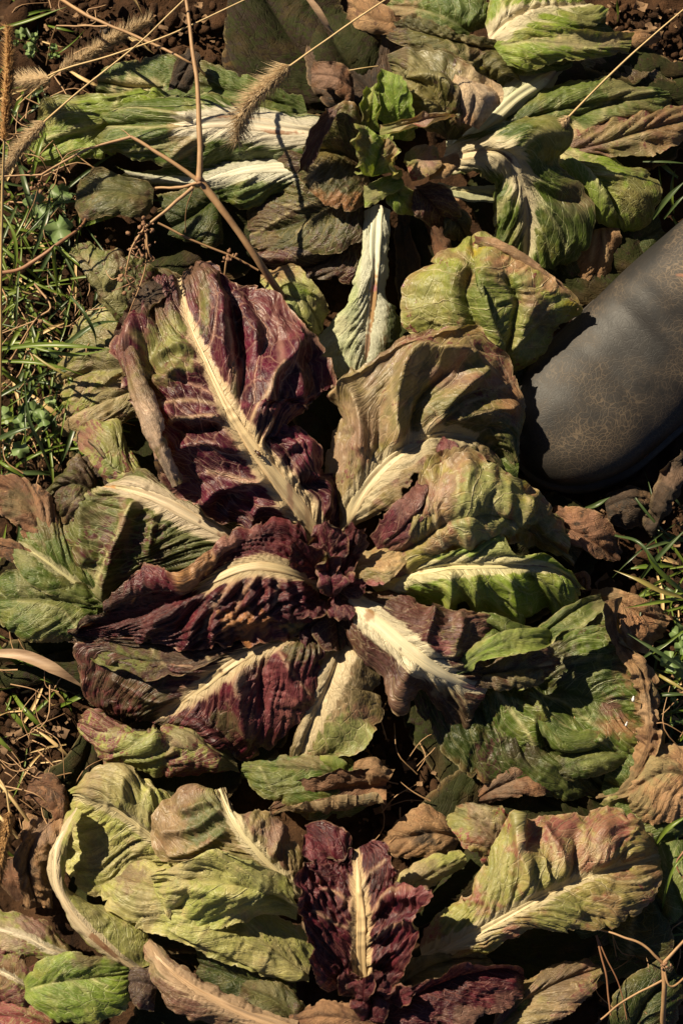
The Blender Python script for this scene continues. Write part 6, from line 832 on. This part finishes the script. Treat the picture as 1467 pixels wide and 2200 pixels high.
foxtail('dim foxtail lying over bare soil toward the upper left stems', [(130, 150, 40), (190, 120, 46), (250, 80, 50), (322, 45, 50)], [(130, 150, 40), (80, 190, 30), (40, 225, 16)], 38, M_FOX, seed=5)
foxtail('short blunt foxtail tip on the soil at left on a very long straw', [(108, 172, 80), (75, 172, 76), (38, 174, 66)], [(38, 215, 50), (110, 160, 80), (250, 115, 104), (380, 68, 128), (520, 2, 150), (560, -16, 156)], 42, M_FOX, seed=6)
foxtail('small dark foxtail at the left edge beside the crinkled brown leaf', [(22, 1745, 60), (10, 1820, 56), (-4, 1900, 44)], [(22, 1745, 60), (10, 1690, 66), (-30, 1640, 60)], 40, M_FOXO, seed=8, bl=.6)
foxtail('thin straw with a tiny frayed head crossing the upper right leaves', [(1222, 250, 96), (1210, 265, 92), (1204, 280, 86)], [(1222, 250, 96), (1320, 150, 120), (1400, 78, 136), (1480, 10, 150)], 26, M_FOX, seed=9)
straws = [('pale straw slanting across the shaded soil near the bottom left edge', [(-10, 1672, 40), (30, 1720, 48), (62, 1765, 40)], 1.4), ('second pale straw below the slanting one at the bottom left edge', [(-10, 1745, 30), (20, 1775, 36), (40, 1800, 30)], 1.6), ('thin straw lying on dark leaves near the centre top', [(745, 152, 50), (780, 146, 54), (812, 142, 50)], .5)]
for lb, pts, r in straws: tag(tube('straw', pts, r, M_PALE, n=6, wob=.3), lb, 'straw', 'loose dry straws')
M_DRYBL = simple('dry_blade', (.20, .12, .07), (.42, .29, .18), 70, .6, .4, .0006, stretch=(.3, 3, 1))
V, F = blade_geo([(-20, 1402, 26), (50, 1408, 40), (120, 1440, 44), (188, 1482, 30)], 10, .8); tag(link('dry_grass_blade', mesh_from('dry_grass_blade', V, F), M_DRYBL), 'brown speckled dry grass blade poking in from the left edge beside the red rosette', 'grass blade')
V, F = blade_geo([(650, -20, 130), (680, 20, 128), (705, 60, 120), (732, 80, 108)], 6, .8); tag(link('dry_grass_blade', mesh_from('dry_grass_blade', V, F), M_DRYBL), 'grey dry grass blade curling down from the top edge', 'grass blade')
# ------------------------------------------------------------------ green grass
def grass_mat(name, c1, c2):
    m = simple(name, c1, c2, 30, .38, .25, .0005, transl=.28); return m
M_GR = grass_mat('grass_green', (.085, .145, .014), (.17, .22, .035)); M_GRB = grass_mat('grass_bluish', (.035, .065, .018), (.085, .12, .04)); M_GRY = grass_mat('grass_yellow', (.25, .23, .06), (.34, .26, .09))
blades = [('long bright grass blade reaching right across the left leaves to the red leaf', [(-20, 752, 40), (80, 742, 62), (170, 745, 72), (252, 752, 70)], 7, M_GR), ('second bright grass blade just under the long one at the left edge', [(60, 740, 46), (110, 756, 56), (165, 763, 60), (235, 752, 62)], 5.5, M_GR), ('slender grass blade bending down right below the bright pair at left', [(-20, 776, 36), (60, 778, 52), (130, 790, 56), (190, 810, 46)], 5, M_GR),
          ('fine pale grass blade crossing down over the mottled leaf', [(58, 750, 50), (100, 782, 58), (140, 804, 58), (180, 822, 46)], 3.2, M_GRY), ('curved bluish blade arching beside the mottled leaf at left', [(152, 636, 60), (180, 670, 70), (203, 715, 62), (208, 748, 44)], 4.5, M_GRB), ('broad dark blade lying behind the arching blue blade', [(120, 760, 24), (170, 720, 40), (215, 695, 44), (270, 690, 36)], 7, M_GRB),
          ('wide pale blade hanging down left of the small lobed weeds', [(40, 340, 50), (55, 400, 64), (66, 450, 60), (70, 480, 40)], 7, M_GRB), ('folded green blade with a sharp kink near the mottled leaf tip', [(150, 560, 60), (120, 530, 72), (116, 545, 66), (126, 640, 24)], 5, M_GR), ('long leaning blade rising from the grass at lower left', [(120, 1040, 10), (90, 960, 46), (64, 900, 66), (52, 800, 74)], 4.5, M_GRB), ('grey green blade slanting in the lower left grass', [(-20, 950, 24), (30, 930, 40), (75, 915, 44)], 7, M_GRB),
          ('short lit blade pair at the bottom of the left grass', [(-10, 985, 20), (20, 1005, 30), (60, 1030, 24)], 5, M_GR), ('lit upright blade in the middle of the left grass', [(20, 620, 20), (35, 560, 50), (30, 500, 60), (-5, 440, 56)], 5, M_GR),
          ('yellowing blade pointing left in the grass by the right edge', [(1490, 1290, 30), (1420, 1270, 44), (1370, 1245, 46), (1318, 1225, 36)], 6, M_GRY), ('bright green blade curving up at the right edge', [(1490, 1290, 30), (1440, 1250, 50), (1400, 1210, 62), (1386, 1182, 66)], 6, M_GR), ('pale lit blade crossing right of the withered rim', [(1480, 1445, 36), (1420, 1405, 50), (1345, 1360, 44)], 5, M_GRB), ('short pale blade crossing under the lit one at right', [(1372, 1418, 30), (1400, 1400, 40), (1440, 1378, 40)], 4, M_GRB),
          ('flat green blade with tan tip lying left at the right edge', [(1490, 1285, 24), (1420, 1292, 40), (1340, 1306, 36)], 5, M_GR), ('dark blue blade sweeping up to the right edge below the boot', [(1370, 1250, 14), (1410, 1200, 44), (1480, 1130, 60)], 6, M_GRB), ('grey blade arching through the right grass below the brown leaf', [(1320, 1150, 24), (1370, 1165, 44), (1410, 1215, 44), (1445, 1250, 24)], 4.5, M_GRB),
          ('pale blade leaning by the boot at the right edge', [(1400, 470, 24), (1430, 430, 44), (1475, 385, 56)], 7, M_GRB), ('narrow pale blade under the leaning one near the boot', [(1425, 470, 20), (1450, 440, 34), (1480, 410, 40)], 4, M_GRB), ('thin blade jutting in from the right edge above the boot', [(1380, 347, 40), (1430, 348, 46), (1480, 352, 44)], 3, M_GRB), ('bright narrow blade arching in at the lower right edge', [(1390, 1840, 20), (1415, 1800, 44), (1440, 1775, 56), (1490, 1745, 60)], 6, M_GR), ('fine green blade loop at the lower right edge', [(1420, 1960, 14), (1430, 1910, 44), (1450, 1860, 56), (1490, 1820, 50)], 3.5, M_GR),
          ('straight green blade on the soil in the upper left corner', [(-20, 66, 30), (60, 45, 44), (145, 14, 50)], 5, M_GR), ('small upright blade on the bare soil at upper right', [(1325, 46, 10), (1326, 25, 30), (1324, -5, 46)], 4, M_GR), ('pale blade tip lying below the boot toe', [(1256, 1092, 20), (1280, 1085, 28), (1310, 1068, 30)], 6, M_GRB), ('horizontal lit blade at the right edge beside the dry rim', [(1402, 1493, 22), (1440, 1492, 30), (1480, 1492, 30)], 5, M_GRB), ('dark yellow tipped blade at the right edge above the horizontal one', [(1402, 1443, 20), (1430, 1460, 34), (1480, 1490, 40)], 4.5, M_GRY)]
for lb, pts, w, m in blades:
    V, F = blade_geo([(p[0], p[1], p[2] + 8) for p in pts], w * .66, .9); tag(link('grass_blade', mesh_from('grass_blade', V, F), m), lb, 'grass blade', 'single blades of grass')
def tuft_field(zones, name, mat, seed):
    rnd = np.random.RandomState(seed); gs = []
    for (x0, x1, y0, y1, n, lmin, lmax) in zones:
        for _ in range(n):
            x, y = rnd.uniform(x0, x1), rnd.uniform(y0, y1); a = rnd.uniform(0, 6.283); l = rnd.uniform(lmin, lmax); dx, dy = math.cos(a), math.sin(a); up = rnd.uniform(.12, .42) * l * .4; z0 = rnd.uniform(0, 6)
            b = rnd.uniform(-.5, .5)
            gs.append(blade_geo([(x, y, z0), (x + dx * l * .35, y + dy * l * .35, z0 + up), (x + dx * l * .72 - dy * l * b * .15, y + dy * l * .72 + dx * l * b * .15, z0 + up * 1.05), (x + dx * l - dy * l * b * .4, y + dy * l + dx * l * b * .4, z0 + up * .4)], rnd.choice([1.5, 2.2, 3.0, 4.2]), rnd.uniform(-1, 1), 4))
    V, F = join_geo(gs); tag(link(name, mesh_from(name, V, F), mat), kind='stuff')
tuft_field([(-30, 170, 400, 1050, 75, 70, 220), (-30, 120, 520, 900, 30, 60, 190), (1400, 1500, 1120, 1620, 34, 60, 180), (-20, 160, 20, 330, 16, 50, 120), (1400, 1480, 330, 560, 14, 60, 120), (0, 130, 1390, 1640, 14, 60, 140), (-420, -20, 200, 1900, 150, 70, 220), (1490, 1850, 1000, 2100, 110, 70, 220)], 'grass', M_GR, 21)
tuft_field([(-30, 190, 380, 1050, 70, 60, 220), (1390, 1500, 1080, 1650, 30, 60, 190), (1400, 1500, 1750, 2050, 20, 60, 150), (-20, 120, 60, 330, 14, 50, 120)], 'grass', M_GRB, 22)
tuft_field([(-30, 200, 360, 1060, 22, 60, 160), (1380, 1500, 1180, 1650, 14, 60, 140), (0, 160, 1420, 1760, 14, 60, 170), (30, 460, 10, 200, 5, 60, 150)], 'dry_grass', M_PALE, 23)
def twig_field():
    rnd = np.random.RandomState(5); gs = []
    for (x0, x1, y0, y1, n) in ((-20, 220, 250, 700, 46), (-20, 200, 700, 1050, 26), (0, 160, 1400, 1800, 34), (1290, 1480, 1480, 1640, 16), (0, 430, 0, 220, 14), (1280, 1467, 2000, 2200, 10), (740, 960, 1500, 1800, 14)):
        for _ in range(n):
            x, y = rnd.uniform(x0, x1), rnd.uniform(y0, y1); a = rnd.uniform(0, 6.283); l = rnd.uniform(40, 150); z = rnd.uniform(8, 34)
            gs.append(tube_geo([(x, y, z), (x + math.cos(a) * l * .5 + rnd.normal(0, 6), y + math.sin(a) * l * .5 + rnd.normal(0, 6), z + rnd.uniform(-4, 14)), (x + math.cos(a + .4) * l, y + math.sin(a + .4) * l, z + rnd.uniform(-8, 8))], [rnd.uniform(.4, .8), .3], 5, .8, 4))
    V, F = join_geo(gs); tag(link('dead_stems', mesh_from('dead_stems', V, F), M_STRAW), kind='stuff')
twig_field()
def litter():
    rnd = np.random.RandomState(9); gs = []
    for (x0, x1, y0, y1, n) in ((0, 460, 0, 220, 90), (-20, 240, 380, 1050, 110), (0, 150, 1400, 1800, 70), (760, 960, 1480, 1800, 70), (1280, 1470, 1050, 1650, 110), (1280, 1470, 0, 220, 60), (1050, 1470, 1980, 2200, 50), (980, 1080, 400, 520, 14)):
        for _ in range(n):
            c = at(rnd.uniform(x0, x1), rnd.uniform(y0, y1), rnd.uniform(5, 14)); r = rnd.gamma(1.6, 1.0) * 1e-3 + .0008; k = 5; t = np.linspace(-1, 1, k); X, Y = np.meshgrid(t, t); e = rnd.rand() * 50
            Z = .35 * X * X * rnd.uniform(-1, 1.4) + .5 * pn(X * 1.4 + e, Y * 1.4 + e, 3); sc = 1 - .25 * np.abs(pn(X * 2 + e, Y * 2, 5)); R = np.linalg.qr(rnd.normal(size=(3, 3)) * A([1, 1, .35])[:, None] + np.eye(3) * 1.5)[0]
            V = np.stack([X * sc, Y * sc * rnd.uniform(.4, .9), Z], -1).reshape(-1, 3) @ R.T * r + c; gs.append((V, grid_faces(k, k)))
    V, F = join_geo(gs); tag(link('leaf_litter', mesh_from('leaf_litter', V, F), simple('litter', (.055, .028, .015), (.30, .18, .09), 22, .85, .5, .001)), kind='stuff')
litter()
# ------------------------------------------------------------------ small lobed weeds
M_WEED = simple('weed_leaf', (.10, .17, .045), (.20, .27, .10), 60, .5, .5, .001, transl=.2)
def lobed(par, cx, cy, z, ang, size, seed, tilt=.2):
    rnd = random.Random(seed); n = 42; rim = []
    for i in range(n):
        t = i / n * 2 * math.pi; r = size * (.72 + .20 * abs(math.sin(t * 2.5 + .3)) + .06 * math.sin(t * 9)) * (.55 if abs(((t + math.pi) % (2 * math.pi)) - math.pi) > 2.9 else 1)
        rim.append((t + math.radians(ang), r))
    V = [at(cx, cy, z)]; ks = [.35, .7, 1.0]
    for k in ks:
        for (t, r) in rim: V.append(at(cx + math.cos(t) * r * k, cy - math.sin(t) * r * k, z + 3.5 * k * k * math.sin(t * 3 + seed) + size * .4 * tilt * k * math.cos(t - 1)))
    F3 = [[0, 1 + i, 1 + (i + 1) % n] for i in range(n)]; F4 = [[1 + q * n + i, 1 + (q + 1) * n + i, 1 + (q + 1) * n + (i + 1) % n, 1 + q * n + (i + 1) % n] for q in range(2) for i in range(n)]
    m = bpy.data.meshes.new('leaf'); m.from_pydata([tuple(v) for v in V], [], F3 + F4); m.polygons.foreach_set('use_smooth', [True] * len(m.polygons)); return link('leaf', m, M_WEED, par)
def weed_plant(label, cx, cy, leaves, z=24):
    r = thing('lobed_weed', label, 'weed', 'small lobed weeds')
    for k, (x, y, s) in enumerate(leaves):
        zz = z + (k % 3) * 5; lobed(r, x, y, zz, math.degrees(math.atan2(-(y - cy), x - cx)) , s, k + int(cx)); tube('stalk', [(cx, cy, 2), ((x + cx) / 2, (y + cy) / 2, zz * .7), (x, y, zz - .5)], [.7, .45], M_GR, r, n=5, res=4)
weed_plant('pale green lobed weed in the grass left of the purple tipped leaf', 66, 900, [(72, 885, 26), (45, 908, 20), (92, 900, 20), (52, 880, 15), (44, 965, 22), (108, 862, 14)], 30)
weed_plant('grey lobed weed under the left green head beside the wide pale blade', 110, 430, [(128, 420, 30), (78, 440, 32), (128, 492, 34), (92, 470, 20)], 22)
weed_plant('tiny weed seedling on the soil in the upper left corner', 55, 90, [(45, 72, 15), (62, 100, 13), (75, 78, 10), (35, 92, 9), (66, 115, 12)], 14)
weed_plant('pale shoot near the tiny seedling at upper left', 115, 110, [(115, 102, 11), (122, 118, 9), (108, 120, 8)], 12)
weed_plant('round leaved green weed at the right edge beside the withered rim', 1455, 1400, [(1455, 1362, 20), (1462, 1392, 18), (1440, 1420, 26), (1460, 1440, 22)], 26)
weed_plant('tiny two leaf sprout on soil below the round leaved weed', 1440, 1510, [(1446, 1507, 11), (1426, 1530, 8), (1440, 1556, 7)], 18)
weed_plant('dim grey weed at the left edge in the grass', 5, 895, [(8, 892, 22), (-5, 930, 18)], 26)
# ------------------------------------------------------------------ tiny things
M_BUG = simple('beetle_shell', (.03, .014, .008), (.09, .04, .02), 400, .3)
bug = thing('beetle', 'tiny brown beetle on the cream rib of the great red leaf', 'beetle')
def ell(name, cx, cy, z, rx, ry, rz, ang, mat, par):
    bm = bmesh.new(); bmesh.ops.create_icosphere(bm, subdivisions=2, radius=1); c = at(cx, cy, z); ca, sa = math.cos(ang), math.sin(ang)
    for v in bm.verts: x, y, q = v.co.x * rx, v.co.y * ry, v.co.z * rz; v.co = (c[0] + (x * ca - y * sa) * 1e-3, c[1] + (x * sa + y * ca) * 1e-3, c[2] + q * 1e-3)
    m = bpy.data.meshes.new(name); bm.to_mesh(m); bm.free(); m.polygons.foreach_set('use_smooth', [True] * len(m.polygons)); return link(name, m, mat, par)
ell('body', 556, 975, 111, 3.0, 1.7, 1.5, -.9, M_BUG, bug); ell('head', 549, 969, 111, 1.1, 1.1, .9, 0, M_BUG, bug)
for k in range(6): tube('leg', [(552 + k % 3 * 4, 971 + k % 3 * 4, 111), (552 + k % 3 * 4 + (8 if k > 2 else -7), 971 + k % 3 * 4 + (-4 if k > 2 else 5), 109.5)], [.25, .15], M_BUG, bug, n=5, res=3)
M_WHT = simple('white_shell', (.45, .45, .45), (.72, .72, .72), 300, .5)
def shell(label, x, y, z, r, ang):
    t_ = thing('snail_shell', label, 'snail shell', 'tiny white shells on the leaves'); ell('body_whorl', x, y, z, r, r * .7, r * .6, ang, M_WHT, t_); ell('spire', x + 5 * math.cos(ang), y - 5 * math.sin(ang), z + .3, r * .6, r * .45, r * .45, ang, M_WHT, t_)
shell('tiny white shell on the browned rim of the shaded blade', 1359, 1503, 50, 1.9, 1.4); shell('smaller white shell below the first on the same browned rim', 1344, 1557, 48, 1.4, 1.2)
print('leaf vertices', N_V[0], 'leaves', _leaf_seed[0])
